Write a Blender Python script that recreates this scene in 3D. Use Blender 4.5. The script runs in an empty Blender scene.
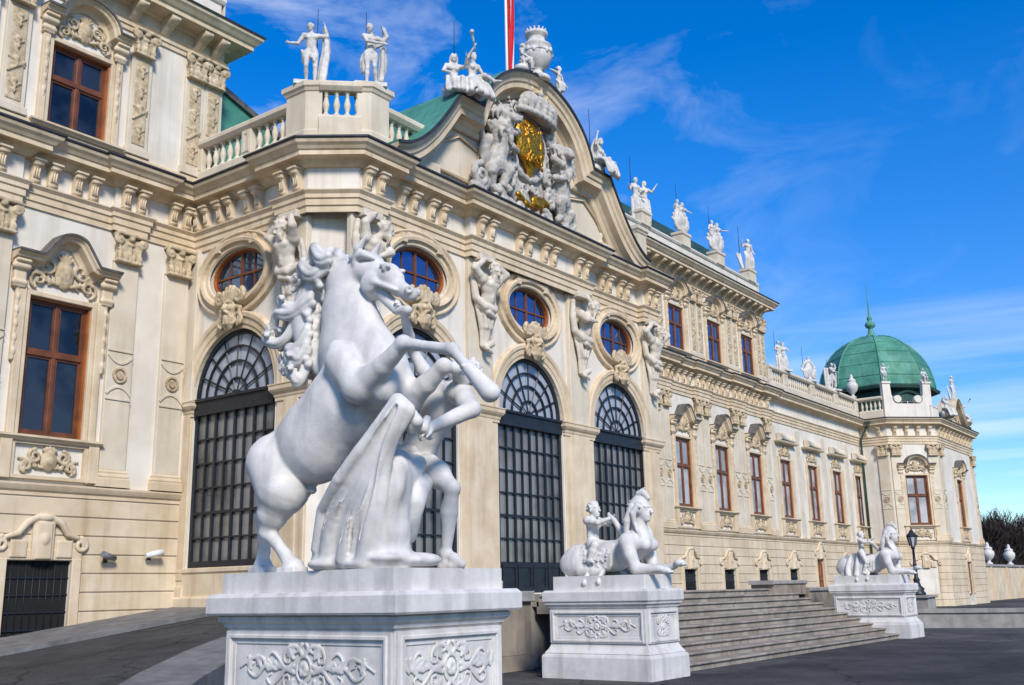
import bpy, math, random
import numpy as np
from mathutils import Vector, Matrix
from mathutils.geometry import tessellate_polygon
random.seed(7)
PI = math.pi
SC = bpy.context.scene
COL = SC.collection
sin, cos, rad = math.sin, math.cos, math.radians

# ------------------------------------------------------------------ measured layout (metres)
D = 23.18            # plane of the long south wall (y)
DP = 17.63           # plane of the entrance portico front
XS, XE = 16.51, 32.61  # portico side planes
CX = 24.56
CH = 0.95            # chamfer of the portico corners
EYE = 1.6

# ------------------------------------------------------------------ materials
def new_mat(name):
    m = bpy.data.materials.new(name); m.use_nodes = True
    nt = m.node_tree
    return m, nt, nt.nodes['Principled BSDF']

def stone(name, c1, c2, rough=0.75, scale=1.2, bump=0.15, streak=0.25, streak_col=None, fine=40.0, bdist=0.01, spec=0.3):
    """weathered stone or plaster: blotches of two tones, grain, vertical rain streaks"""
    m, nt, b = new_mat(name); N = nt.nodes.new; L = nt.links.new
    geo = N('ShaderNodeNewGeometry')
    n1 = N('ShaderNodeTexNoise'); n1.inputs['Scale'].default_value = scale; n1.inputs['Detail'].default_value = 6; n1.inputs['Roughness'].default_value = .62
    L(geo.outputs['Position'], n1.inputs['Vector'])
    r1 = N('ShaderNodeValToRGB'); r1.color_ramp.elements[0].position = .36; r1.color_ramp.elements[1].position = .66
    r1.color_ramp.elements[0].color = (*c1, 1); r1.color_ramp.elements[1].color = (*c2, 1)
    L(n1.outputs['Fac'], r1.inputs['Fac'])
    mp = N('ShaderNodeMapping'); mp.inputs['Scale'].default_value = (2.6, 2.6, .22)
    L(geo.outputs['Position'], mp.inputs['Vector'])
    n2 = N('ShaderNodeTexNoise'); n2.inputs['Scale'].default_value = 1.6; n2.inputs['Detail'].default_value = 5
    L(mp.outputs['Vector'], n2.inputs['Vector'])
    r2 = N('ShaderNodeValToRGB'); r2.color_ramp.elements[0].position = .5; r2.color_ramp.elements[1].position = .8
    r2.color_ramp.elements[0].color = (0, 0, 0, 1); r2.color_ramp.elements[1].color = (streak, streak, streak, 1)
    L(n2.outputs['Fac'], r2.inputs['Fac'])
    mx = N('ShaderNodeMix'); mx.data_type = 'RGBA'
    sc = streak_col or tuple(x * .55 for x in c1)
    L(r2.outputs['Color'], mx.inputs[0]); L(r1.outputs['Color'], mx.inputs[6]); mx.inputs[7].default_value = (*sc, 1)
    L(mx.outputs[2], b.inputs['Base Color'])
    n3 = N('ShaderNodeTexNoise'); n3.inputs['Scale'].default_value = fine; n3.inputs['Detail'].default_value = 4
    L(geo.outputs['Position'], n3.inputs['Vector'])
    bp = N('ShaderNodeBump'); bp.inputs['Strength'].default_value = bump; bp.inputs['Distance'].default_value = bdist
    L(n3.outputs['Fac'], bp.inputs['Height']); L(bp.outputs['Normal'], b.inputs['Normal'])
    b.inputs['Roughness'].default_value = rough
    b.inputs['Specular IOR Level'].default_value = spec
    return m

def plain(name, c, rough=.5, metal=0., spec=.5, var=.0, scale=6.):
    m, nt, b = new_mat(name)
    b.inputs['Base Color'].default_value = (*c, 1); b.inputs['Roughness'].default_value = rough
    b.inputs['Metallic'].default_value = metal; b.inputs['Specular IOR Level'].default_value = spec
    if var:
        N = nt.nodes.new; L = nt.links.new
        geo = N('ShaderNodeNewGeometry'); n = N('ShaderNodeTexNoise'); n.inputs['Scale'].default_value = scale; n.inputs['Detail'].default_value = 5
        L(geo.outputs['Position'], n.inputs['Vector'])
        r = N('ShaderNodeValToRGB'); r.color_ramp.elements[0].position = .3; r.color_ramp.elements[1].position = .7
        r.color_ramp.elements[0].color = (*[x * (1 - var) for x in c], 1); r.color_ramp.elements[1].color = (*[min(1, x * (1 + var)) for x in c], 1)
        L(n.outputs['Fac'], r.inputs['Fac']); L(r.outputs['Color'], b.inputs['Base Color'])
    return m

M = {}
M['plaster'] = stone('white_plaster', (.645, .585, .49), (.745, .695, .60), .85, .8, .14, .42, (.36, .29, .21))
M['trim'] = stone('cream_stone', (.56, .435, .28), (.695, .57, .405), .8, 1.3, .22, .45, (.28, .20, .115))
M['pil'] = stone('pale_pilaster', (.565, .485, .36), (.67, .59, .46), .8, 1.1, .18, .36, (.33, .26, .17))
M['base'] = stone('rusticated_plaster', (.56, .445, .295), (.69, .58, .42), .85, .9, .2, .6, (.34, .215, .105))
M['relief'] = stone('carved_cream_stone', (.38, .285, .165), (.62, .51, .35), .8, 7, .25, .4, (.24, .17, .095))
M['hood'] = plain('lead_flashing', (.12, .11, .10), .6, .2, var=.4)
M['gutter'] = plain('dark_lead', (.035, .036, .04), .6, .2, var=.4)
M['wood'] = plain('stained_window_wood', (.14, .044, .014), .4, var=.35, scale=3)
M['wood_in'] = plain('orange_window_wood', (.36, .115, .03), .45, var=.25, scale=3)
M['iron'] = plain('black_iron', (.018, .022, .028), .45, .3, var=.3)
M['statue'] = stone('white_marble', (.555, .535, .50), (.675, .65, .61), .66, 4.2, .25, .75, (.26, .25, .235), fine=30, spec=.3)
M['oldstatue'] = stone('weathered_stone', (.46, .43, .39), (.68, .66, .62), .75, 4.5, .3, .5, (.20, .19, .18), fine=30)
M['atlas'] = stone('stone_figure', (.52, .45, .36), (.66, .60, .50), .75, 5, .3, .4, (.28, .23, .18), fine=30)
M['gold'] = plain('gilding', (.52, .26, .03), .5, 1., var=.6, scale=14)
M['granite'] = stone('grey_granite', (.25, .235, .215), (.36, .34, .315), .8, 2.5, .3, .5, (.14, .12, .10))
M['kerbstone'] = stone('dark_kerb_stone', (.13, .125, .12), (.21, .205, .195), .85, 2.0, .4, .6, (.08, .076, .07))
M['stair'] = stone('worn_stair_stone', (.22, .185, .15), (.36, .31, .255), .8, 1.6, .35, .7, (.12, .095, .075))
M['terrace'] = stone('stained_wall_stone', (.20, .165, .125), (.33, .28, .22), .85, 1.4, .3, .8, (.11, .085, .06))

def paving(name, c1, c2, c3, patch):
    """worn asphalt: blotches, lighter worn lanes, crack lines and stone grain"""
    m = stone(name, c1, c2, .88, .5, 1.0, .6, c3, fine=24, bdist=.03, spec=.25)
    nt = m.node_tree; N = nt.nodes.new; L = nt.links.new; b = nt.nodes['Principled BSDF']
    src = b.inputs['Base Color'].links[0].from_socket; geo = N('ShaderNodeNewGeometry')
    nz = N('ShaderNodeTexNoise'); nz.inputs['Scale'].default_value = .9; nz.inputs['Detail'].default_value = 4; L(geo.outputs['Position'], nz.inputs['Vector'])
    av = N('ShaderNodeVectorMath'); av.operation = 'ADD'; L(geo.outputs['Position'], av.inputs[0]); L(nz.outputs['Color'], av.inputs[1])
    vo = N('ShaderNodeTexVoronoi'); vo.feature = 'DISTANCE_TO_EDGE'; vo.inputs['Scale'].default_value = .33; L(av.outputs[0], vo.inputs['Vector'])
    r = N('ShaderNodeValToRGB'); r.color_ramp.elements[0].position = .0; r.color_ramp.elements[0].color = (.35, .35, .35, 1); r.color_ramp.elements[1].position = .012; r.color_ramp.elements[1].color = (1, 1, 1, 1); L(vo.outputs['Distance'], r.inputs['Fac'])
    v2 = N('ShaderNodeTexVoronoi'); v2.inputs['Scale'].default_value = .16; L(av.outputs[0], v2.inputs['Vector'])
    r2 = N('ShaderNodeValToRGB'); r2.color_ramp.interpolation = 'CONSTANT'; r2.color_ramp.elements[0].color = (1, 1, 1, 1); r2.color_ramp.elements[1].position = .6; r2.color_ramp.elements[1].color = (patch, patch, patch, 1); L(v2.outputs['Color'], r2.inputs['Fac'])
    sp = N('ShaderNodeTexNoise'); sp.inputs['Scale'].default_value = 60; sp.inputs['Detail'].default_value = 2; L(geo.outputs['Position'], sp.inputs['Vector'])
    r3 = N('ShaderNodeValToRGB'); r3.color_ramp.elements[0].position = .35; r3.color_ramp.elements[0].color = (.6, .6, .6, 1); r3.color_ramp.elements[1].position = .7; r3.color_ramp.elements[1].color = (1.5, 1.48, 1.44, 1); L(sp.outputs['Fac'], r3.inputs['Fac'])
    for x in (r, r2, r3):
        mm = N('ShaderNodeMix'); mm.data_type = 'RGBA'; mm.blend_type = 'MULTIPLY'; mm.inputs[0].default_value = 1; L(src, mm.inputs[6]); L(x.outputs['Color'], mm.inputs[7]); src = mm.outputs[2]
    L(src, b.inputs['Base Color']); return m
M['asphalt'] = paving('asphalt', (.050, .049, .047), (.115, .112, .107), (.028, .027, .026), .68)
M['asphalt2'] = paving('ramp_asphalt', (.036, .036, .038), (.075, .074, .074), (.022, .022, .024), .8)
def copper(name, c1, c2, c3):
    m = stone(name, c1, c2, .55, .8, .12, .8, c3)
    return m
M['copper'] = copper('green_copper', (.05, .20, .15), (.10, .30, .23), (.03, .11, .08))
M['dome'] = copper('dome_copper', (.045, .19, .13), (.11, .32, .22), (.06, .12, .075))
M['darkroof'] = copper('dark_copper', (.02, .055, .045), (.04, .09, .07), (.012, .03, .026))

def glass(name, c, rough=.06, spec=.8, c2=None, scale=.5):
    m, nt, b = new_mat(name)
    b.inputs['Base Color'].default_value = (*c, 1); b.inputs['Roughness'].default_value = rough
    b.inputs['Specular IOR Level'].default_value = spec; b.inputs['IOR'].default_value = 1.55
    N = nt.nodes.new; L = nt.links.new
    geo = N('ShaderNodeNewGeometry')
    n = N('ShaderNodeTexNoise'); n.inputs['Scale'].default_value = 1.1; n.inputs['Detail'].default_value = 2
    L(geo.outputs['Position'], n.inputs['Vector'])
    bp = N('ShaderNodeBump'); bp.inputs['Strength'].default_value = .25; bp.inputs['Distance'].default_value = .06
    L(n.outputs['Fac'], bp.inputs['Height']); L(bp.outputs['Normal'], b.inputs['Normal'])
    if c2:
        n2 = N('ShaderNodeTexNoise'); n2.inputs['Scale'].default_value = scale; n2.inputs['Detail'].default_value = 3
        L(geo.outputs['Position'], n2.inputs['Vector'])
        r = N('ShaderNodeValToRGB'); r.color_ramp.elements[0].position = .42; r.color_ramp.elements[1].position = .58
        r.color_ramp.elements[0].color = (*c, 1); r.color_ramp.elements[1].color = (*c2, 1)
        L(n2.outputs['Fac'], r.inputs['Fac']); L(r.outputs['Color'], b.inputs['Base Color'])
    return m
M['glass'] = glass('dark_window_glass', (.004, .006, .010), .05, .5, (.022, .028, .04), .8)
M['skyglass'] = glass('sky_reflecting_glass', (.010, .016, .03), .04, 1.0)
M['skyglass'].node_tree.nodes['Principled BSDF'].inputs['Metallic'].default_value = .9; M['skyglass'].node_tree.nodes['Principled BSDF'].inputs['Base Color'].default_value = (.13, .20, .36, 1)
M['curtain'] = glass('curtained_window_glass', (.26, .255, .255), .1, .5, (.44, .43, .43), .9)
M['portal'] = glass('portal_glass', (.07, .07, .07), .08, .6, (.19, .185, .18), .55)
M['fan'] = glass('fanlight_glass', (.34, .37, .42), .12, .6)
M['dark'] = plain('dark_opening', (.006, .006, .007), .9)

# ------------------------------------------------------------------ objects
def tag(o, label=None, cat=None, group=None, kind=None):
    if label: o['label'] = label
    if cat: o['category'] = cat
    if group: o['group'] = group
    if kind: o['kind'] = kind
    return o

def thing(name, label, cat, loc=(0, 0, 0), rz=0., group=None):
    o = bpy.data.objects.new(name, None); COL.objects.link(o)
    o.empty_display_size = .3
    o.location = loc; o.rotation_euler = (0, 0, rz)
    return tag(o, label, cat, group)

def mesh_np(name, v, f, smooth=True):
    me = bpy.data.meshes.new(name)
    v = np.asarray(v, np.float32); f = np.asarray(f, np.int32)
    n = f.shape[1]
    me.vertices.add(len(v)); me.vertices.foreach_set('co', v.ravel())
    me.loops.add(f.size); me.loops.foreach_set('vertex_index', f.ravel())
    me.polygons.add(len(f))
    me.polygons.foreach_set('loop_start', np.arange(0, f.size, n, dtype=np.int32))
    me.polygons.foreach_set('use_smooth', np.full(len(f), smooth, bool))
    me.update(calc_edges=True); me.validate()
    return me

def add(name, me, mat, parent=None, loc=(0, 0, 0), rz=0.):
    o = bpy.data.objects.new(name, me); COL.objects.link(o)
    if mat is not None and not me.materials: me.materials.append(M[mat] if isinstance(mat, str) else mat)
    o.location = loc; o.rotation_euler = (0, 0, rz)
    if parent is not None: o.parent = parent
    return o

def copy_tree(o, parent=None, loc=None, rz=None, sx=None):
    c = o.copy(); COL.objects.link(c)
    if parent is not None: c.parent = parent
    if loc is not None: c.location = loc
    if rz is not None: c.rotation_euler = (0, 0, rz)
    if sx is not None: c.scale = (sx, 1, 1)
    for ch in list(o.children): copy_tree(ch, c)
    return c

# ------------------------------------------------------------------ polygon builder
ID = lambda x, y, z: (x, y, z)
WALLF = lambda u, v, w: (u, -w, v)        # local facade frame: u right, v up, w outward (towards -y)
class MB:
    def __init__(s, fm=ID): s.v = []; s.f = []; s.sm = []; s.fm = fm
    def vert(s, p): s.v.append(s.fm(*p)); return len(s.v) - 1
    def face(s, idx, sm=False): s.f.append(tuple(idx)); s.sm.append(sm)
    def box(s, a0, a1, b0, b1, c0, c1):
        i = [s.vert(p) for p in ((a0, b0, c0), (a1, b0, c0), (a1, b1, c0), (a0, b1, c0), (a0, b0, c1), (a1, b0, c1), (a1, b1, c1), (a0, b1, c1))]
        for q in ((0, 3, 2, 1), (4, 5, 6, 7), (0, 1, 5, 4), (1, 2, 6, 5), (2, 3, 7, 6), (3, 0, 4, 7)): s.face([i[k] for k in q])
        return s
    def bbox(s, a0, a1, b0, b1, c0, c1, e=.012):
        """box with its four edges round the c1 face bevelled"""
        i = [s.vert(p) for p in ((a0, b0, c0), (a1, b0, c0), (a1, b1, c0), (a0, b1, c0), (a0, b0, c1 - e), (a1, b0, c1 - e), (a1, b1, c1 - e), (a0, b1, c1 - e),
                                 (a0 + e, b0 + e, c1), (a1 - e, b0 + e, c1), (a1 - e, b1 - e, c1), (a0 + e, b1 - e, c1))]
        for q in ((0, 1, 5, 4), (1, 2, 6, 5), (2, 3, 7, 6), (3, 0, 4, 7), (4, 5, 9, 8), (5, 6, 10, 9), (6, 7, 11, 10), (7, 4, 8, 11), (8, 9, 10, 11), (3, 2, 1, 0)): s.face([i[k] for k in q])
        return s
    def plate(s, outer, holes=(), w0=0., depth=.3, rim=True):
        """flat sheet in the (a,b) plane at c=w0 with holes, reveals going back by depth"""
        polys = [list(outer)] + [list(h) for h in holes]
        flat = [p for q in polys for p in q]
        idx = [s.vert((p[0], p[1], w0)) for p in flat]
        for t in tessellate_polygon([[Vector((p[0], p[1], 0)) for p in q] for q in polys]): s.face([idx[k] for k in t])
        n = 0
        for qi, q in enumerate(polys):
            if qi or rim:
                back = [s.vert((p[0], p[1], w0 - depth)) for p in q]
                for k in range(len(q)):
                    k2 = (k + 1) % len(q); s.face((idx[n + k], idx[n + k2], back[k2], back[k]))
            n += len(q)
        return s
    def prism(s, poly, c0, c1):
        s.plate(poly, (), c1, c1 - c0); b = [s.vert((p[0], p[1], c0)) for p in poly]
        for t in tessellate_polygon([[Vector((p[0], p[1], 0)) for p in poly]]): s.face([b[k] for k in t])
        return s
    def sweep(s, path, prof, closed=False, sm=False, caps=True):
        """profile points (n, c): n along the right-hand normal of the path in the (a,b) plane, c along the third axis"""
        P = [Vector(p) for p in path]; n = len(P); rows = []
        for i in range(n):
            if closed: d0 = P[i] - P[i - 1]; d1 = P[(i + 1) % n] - P[i]
            else: d0 = P[i] - P[i - 1] if i else P[1] - P[0]; d1 = P[i + 1] - P[i] if i < n - 1 else P[-1] - P[-2]
            d0 = d0.normalized(); d1 = d1.normalized()
            n0 = Vector((d0.y, -d0.x)); n1 = Vector((d1.y, -d1.x))
            m = n0 + n1
            if m.length < 1e-6: m = n0.copy()
            m /= max(.3, m.dot(n0))
            rows.append([s.vert((P[i].x + m.x * q[0], P[i].y + m.y * q[0], q[1])) for q in prof])
        for i in range(n if closed else n - 1):
            a, b = rows[i], rows[(i + 1) % n]
            for k in range(len(prof) - 1): s.face((a[k], b[k], b[k + 1], a[k + 1]), sm)
        if caps and not closed:
            s.face(rows[0][::-1]); s.face(rows[-1])
        return s
    def lathe(s, prof, seg=16, c=(0, 0, 0), sm=True, square=False):
        rows = []
        for r, z in prof:
            rows.append([s.vert((c[0] + r * cos(2 * PI * k / seg + (PI / seg if square else 0)), c[1] + r * sin(2 * PI * k / seg + (PI / seg if square else 0)), c[2] + z)) for k in range(seg)])
        for a, b in zip(rows, rows[1:]):
            for k in range(seg): s.face((a[k], a[(k + 1) % seg], b[(k + 1) % seg], b[k]), sm)
        s.face(rows[0][::-1]); s.face(rows[-1])
        return s
    def tube(s, pts, r, seg=6, sm=True):
        P = [Vector(p) for p in pts]; R = r if isinstance(r, (list, tuple)) else [r] * len(P); rows = []
        up = Vector((0.13, .21, .97))
        for i, p in enumerate(P):
            d = (P[min(i + 1, len(P) - 1)] - P[max(i - 1, 0)]).normalized()
            if abs(d.dot(up)) > .95: up = Vector((.9, .3, .1))
            x = d.cross(up).normalized(); y = x.cross(d)
            rows.append([s.vert(tuple(p + (x * cos(2 * PI * k / seg) + y * sin(2 * PI * k / seg)) * R[i])) for k in range(seg)])
        for a, b in zip(rows, rows[1:]):
            for k in range(seg): s.face((a[k], b[k], b[(k + 1) % seg], a[(k + 1) % seg]), sm)
        s.face(rows[0]); s.face(rows[-1][::-1])
        return s
    def mesh(s, name='mesh'):
        me = bpy.data.meshes.new(name); me.from_pydata(s.v, [], s.f)
        me.polygons.foreach_set('use_smooth', s.sm); me.update(); return me
    def build(s, name, mat, parent=None, loc=(0, 0, 0), rz=0.): return add(name, s.mesh(name), mat, parent, loc, rz)

def arc(cx, cy, rx, ry, a0, a1, n): return [(cx + rx * cos(a0 + (a1 - a0) * k / n), cy + ry * sin(a0 + (a1 - a0) * k / n)) for k in range(n + 1)]
def archpoly(u, hw, v0, vs, rise, n=20):
    """opening with a round head, counter-clockwise from bottom left"""
    return [(u - hw, v0), (u + hw, v0)] + arc(u, vs, hw, rise, 0, PI, n)
def rect(u0, u1, v0, v1): return [(u0, v0), (u1, v0), (u1, v1), (u0, v1)]
def smooth_path(pts, n=6):
    """Catmull-Rom through 2D/3D points"""
    P = [np.array(p, float) for p in pts]; out = []
    for i in range(len(P) - 1):
        p0 = P[max(i - 1, 0)]; p1 = P[i]; p2 = P[i + 1]; p3 = P[min(i + 2, len(P) - 1)]
        for k in range(n):
            t = k / n
            out.append(tuple(.5 * ((2 * p1) + (-p0 + p2) * t + (2 * p0 - 5 * p1 + 4 * p2 - p3) * t * t + (-p0 + 3 * p1 - 3 * p2 + p3) * t ** 3)))
    out.append(tuple(P[-1])); return out

# ------------------------------------------------------------------ sculpting: blended distance field -> surface
class Sculpt:
    def __init__(s): s.p = []
    def seg(s, a, b, ra, rb=None, k=.03, fold=None, flat=None, neg=False):
        """tapered limb from a to b; fold=(n, amp, twist) ripples round it; flat=(axis vector, factor) squashes it"""
        s.p.append(('seg', np.array(a, float), np.array(b, float), ra, ra if rb is None else rb, k, fold, flat, neg)); return s
    def chain(s, pts, rads, k=.03, fold=None, flat=None, ki=None):
        """a run of limbs joined without swelling at the joints"""
        return s.group([(pts[i], pts[i + 1], rads[i], rads[i + 1]) for i in range(len(pts) - 1)], k, flat, (k * .5 if len(pts) < 6 else 0) if ki is None else ki)
    def group(s, segs, k=.03, flat=None, ki=0., neg=False):
        t = Sculpt()
        for a, b, ra, rb in segs: t.seg(a, b, ra, rb, max(ki, 1e-4), None, flat)
        s.p.append(('grp', t, None, None, k, neg)); return s
    def ell(s, c, r, k=.03, rot=None, neg=False):
        s.p.append(('ell', np.array(c, float), np.array((r, r, r) if np.isscalar(r) else r, float), None if rot is None else np.array(rot.to_3x3()), k, neg)); return s
    def box(s, c, r, k=.01, rot=None, neg=False, rnd=.01):
        s.p.append(('box', np.array(c, float), np.array(r, float), None if rot is None else np.array(rot.to_3x3()), k, neg, rnd)); return s
    def bounds(s):
        lo = np.full(3, 1e9); hi = -lo
        for q in s.p:
            if q[0] == 'grp':
                if q[5]: continue
                a, b = q[1].bounds()
            elif q[0] == 'seg':
                if q[8]: continue
                r = max(q[3], q[4]) + (q[6][1] if q[6] else 0); a = np.minimum(q[1], q[2]) - r; b = np.maximum(q[1], q[2]) + r
            else:
                if q[5]: continue
                m = q[2].max() if q[3] is not None else q[2]; a = q[1] - m; b = q[1] + m
                if q[0] == 'box' and q[3] is not None: a = q[1] - np.linalg.norm(q[2]); b = q[1] + np.linalg.norm(q[2])
            lo = np.minimum(lo, a); hi = np.maximum(hi, b)
        return lo, hi
    def field(s, d, lo, h, n, ax, reg=None):
        """blend every primitive into d, which covers the grid cells from index reg[0] to reg[1]"""
        r0 = np.zeros(3, int) if reg is None else reg[0]; r1 = n if reg is None else reg[1]
        for q in s.p:
            if q[0] == 'grp': k, neg = q[4], q[5]; a, b = q[1].bounds()
            elif q[0] == 'seg': _, A, B, ra, rb, k, fold, flat, neg = q; R = max(ra, rb) + (fold[1] if fold else 0); a = np.minimum(A, B) - R; b = np.maximum(A, B) + R
            else:
                k, neg = q[4], q[5]; m = q[2] if q[3] is None else np.full(3, np.linalg.norm(q[2]) if q[0] == 'box' else q[2].max()); a = q[1] - m; b = q[1] + m
            pad = max(k, .004) + 2.5 * h
            i0 = np.maximum(np.floor((a - pad - lo) / h).astype(int), r0); i1 = np.minimum(np.ceil((b + pad - lo) / h).astype(int) + 1, r1)
            if (i1 <= i0).any(): continue
            X = ax[0][i0[0]:i1[0]][:, None, None]; Y = ax[1][i0[1]:i1[1]][None, :, None]; Z = ax[2][i0[2]:i1[2]][None, None, :]
            if q[0] == 'grp':
                dd = np.full(i1 - i0, .5, np.float32); q[1].field(dd, lo, h, n, ax, (i0, i1))
            elif q[0] == 'seg':
                AB = B - A; L2 = max(AB @ AB, 1e-9)
                px, py, pz = X - A[0], Y - A[1], Z - A[2]
                t = np.clip((px * AB[0] + py * AB[1] + pz * AB[2]) / L2, 0, 1)
                qx, qy, qz = px - t * AB[0], py - t * AB[1], pz - t * AB[2]
                if flat is not None:
                    f = np.array(flat[0], float); f /= np.linalg.norm(f); dt = (qx * f[0] + qy * f[1] + qz * f[2]) * (flat[1] - 1)
                    qx, qy, qz = qx + dt * f[0], qy + dt * f[1], qz + dt * f[2]
                r = ra + (rb - ra) * t
                if fold is not None:
                    u = AB / math.sqrt(L2); e = np.array((1., 0, 0)) if abs(u[0]) < .8 else np.array((0, 1., 0))
                    e1 = np.cross(u, e); e1 /= np.linalg.norm(e1); e2 = np.cross(u, e1)
                    an = np.arctan2(qx * e1[0] + qy * e1[1] + qz * e1[2], qx * e2[0] + qy * e2[1] + qz * e2[2])
                    ph = an * fold[0] + (fold[2] if len(fold) > 2 else 0) * t
                    r = r + fold[1] * np.sin(ph + .9 * np.sin(ph * .5 + 1.3))
                dd = np.sqrt(qx * qx + qy * qy + qz * qz) - r
            else:
                px, py, pz = X - q[1][0], Y - q[1][1], Z - q[1][2]
                if q[3] is not None:
                    T = q[3]; px, py, pz = (px * T[0, 0] + py * T[1, 0] + pz * T[2, 0], px * T[0, 1] + py * T[1, 1] + pz * T[2, 1], px * T[0, 2] + py * T[1, 2] + pz * T[2, 2])
                rr = q[2]
                if q[0] == 'ell':
                    k0 = np.sqrt((px / rr[0]) ** 2 + (py / rr[1]) ** 2 + (pz / rr[2]) ** 2)
                    k1 = np.sqrt((px / rr[0] ** 2) ** 2 + (py / rr[1] ** 2) ** 2 + (pz / rr[2] ** 2) ** 2) + 1e-9
                    dd = k0 * (k0 - 1) / k1
                else:
                    rn = q[6]; ex, ey, ez = np.abs(px) - rr[0] + rn, np.abs(py) - rr[1] + rn, np.abs(pz) - rr[2] + rn
                    dd = np.sqrt(np.maximum(ex, 0) ** 2 + np.maximum(ey, 0) ** 2 + np.maximum(ez, 0) ** 2) + np.minimum(np.maximum(ex, np.maximum(ey, ez)), 0) - rn
            o0, o1 = i0 - r0, i1 - r0; sl = d[o0[0]:o1[0], o0[1]:o1[1], o0[2]:o1[2]]
            if neg:
                hh = np.maximum(k - np.abs(sl + dd), 0) / k; sl[...] = np.maximum(sl, -dd) + hh * hh * k * .25
            else:
                hh = np.maximum(k - np.abs(sl - dd), 0) / k; sl[...] = np.minimum(sl, dd) - hh * hh * k * .25
    def mesh(s, h, noise=0., nscale=3., clip=None, name='sculpt'):
        lo, hi = s.bounds(); lo -= 3 * h; hi += 3 * h
        n = np.ceil((hi - lo) / h).astype(int) + 1
        d = np.full(n, .5, np.float32)
        ax = [lo[i] + h * np.arange(n[i]) for i in range(3)]
        s.field(d, lo, h, n, ax)
        if noise:
            X = ax[0][:, None, None]; Y = ax[1][None, :, None]; Z = ax[2][None, None, :]
            w = nscale
            nn = np.sin(X * 5.1 * w + 2.2 * np.sin(Y * 3.3 * w)) * np.sin(Y * 4.7 * w + 1.7 * np.sin(Z * 4.1 * w)) * np.sin(Z * 5.3 * w + 1.9 * np.sin(X * 3.7 * w))
            d += (noise * nn).astype(np.float32)
        if clip is not None: d = clip(d, ax)
        d[0] = d[-1] = .1; d[:, 0] = d[:, -1] = .1; d[:, :, 0] = d[:, :, -1] = .1
        return mesh_np(name, *surfnet(d, lo, h))
    def build(s, name, mat, h, parent=None, loc=(0, 0, 0), rz=0., **kw): return add(name, s.mesh(h, name=name, **kw), mat, parent, loc, rz)

def surfnet(d, lo, h):
    s = d < 0
    c = [s[i:d.shape[0] - 1 + i, j:d.shape[1] - 1 + j, k:d.shape[2] - 1 + k] for i in (0, 1) for j in (0, 1) for k in (0, 1)]
    cnt = sum(x.astype(np.int8) for x in c); act = (cnt > 0) & (cnt < 8)
    idx = np.full(act.shape, -1, np.int32); ii = np.argwhere(act); idx[act] = np.arange(len(ii))
    off = np.array([(i, j, k) for i in (0, 1) for j in (0, 1) for k in (0, 1)])
    val = np.stack([d[ii[:, 0] + o[0], ii[:, 1] + o[1], ii[:, 2] + o[2]] for o in off], 1)
    pos = np.zeros((len(ii), 3)); num = np.zeros(len(ii))
    for a in range(8):
        for b in range(a + 1, 8):
            if abs(off[a] - off[b]).sum() != 1: continue
            va, vb = val[:, a], val[:, b]; m = (va < 0) != (vb < 0)
            t = np.where(m, va / np.where(m, va - vb, 1), 0)
            pos += np.where(m[:, None], off[a] + t[:, None] * (off[b] - off[a]), 0); num += m
    V = lo + h * (ii + pos / num[:, None])
    F = []
    for axis in range(3):
        o1, o2 = [(1, 2), (2, 0), (0, 1)][axis]
        a = [slice(None)] * 3; b = [slice(None)] * 3; a[axis] = slice(0, -1); b[axis] = slice(1, None)
        for o in (o1, o2): a[o] = b[o] = slice(1, -1)
        sa, sb = s[tuple(a)], s[tuple(b)]; e = np.argwhere(sa != sb)
        if not len(e): continue
        fl = sa[e[:, 0], e[:, 1], e[:, 2]]
        e[:, o1] += 1; e[:, o2] += 1
        def g(x, y): q = e.copy(); q[:, o1] -= x; q[:, o2] -= y; return idx[q[:, 0], q[:, 1], q[:, 2]]
        Q = np.stack([g(1, 1), g(0, 1), g(0, 0), g(1, 0)], 1)
        F.append(np.where(fl[:, None], Q, Q[:, ::-1]))
    F = np.concatenate(F); F = F[(F >= 0).all(1)]
    return V, F

def wl(u, v, w): return (u, -w, v)
def spiral(S, u, v, r0, r1, a0, turns, t0, t1, w=.03, n=14, k=.02):
    """scroll in relief: tapering tube winding from radius r0 to r1"""
    pts = []; rr = []
    for i in range(n + 1):
        t = i / n; a = a0 + turns * 2 * PI * t; r = r0 + (r1 - r0) * t
        pts.append(wl(u + r * cos(a), v + r * sin(a), w + .3 * t * t0)); rr.append(t0 + (t1 - t0) * t)
    S.chain(pts, rr, k); return S
def leaf(S, u, v, a, L, wd, w=.03, k=.02, bend=0.):
    """acanthus leaf in relief: a rib with lobes"""
    for i in range(4):
        t = (i + .5) / 4; aa = a + bend * t
        p = (u + cos(aa) * L * t, v + sin(aa) * L * t)
        for sg in (-1, 1):
            b = aa + sg * .9; l = wd * (1 - .6 * t)
            S.seg(wl(p[0], p[1], w), wl(p[0] + cos(b) * l, p[1] + sin(b) * l, w * .6), wd * .22, wd * .12, k)
    S.seg(wl(u, v, w), wl(u + cos(a + bend) * L, v + sin(a + bend) * L, w), wd * .25, wd * .12, k)
    return S
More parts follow.
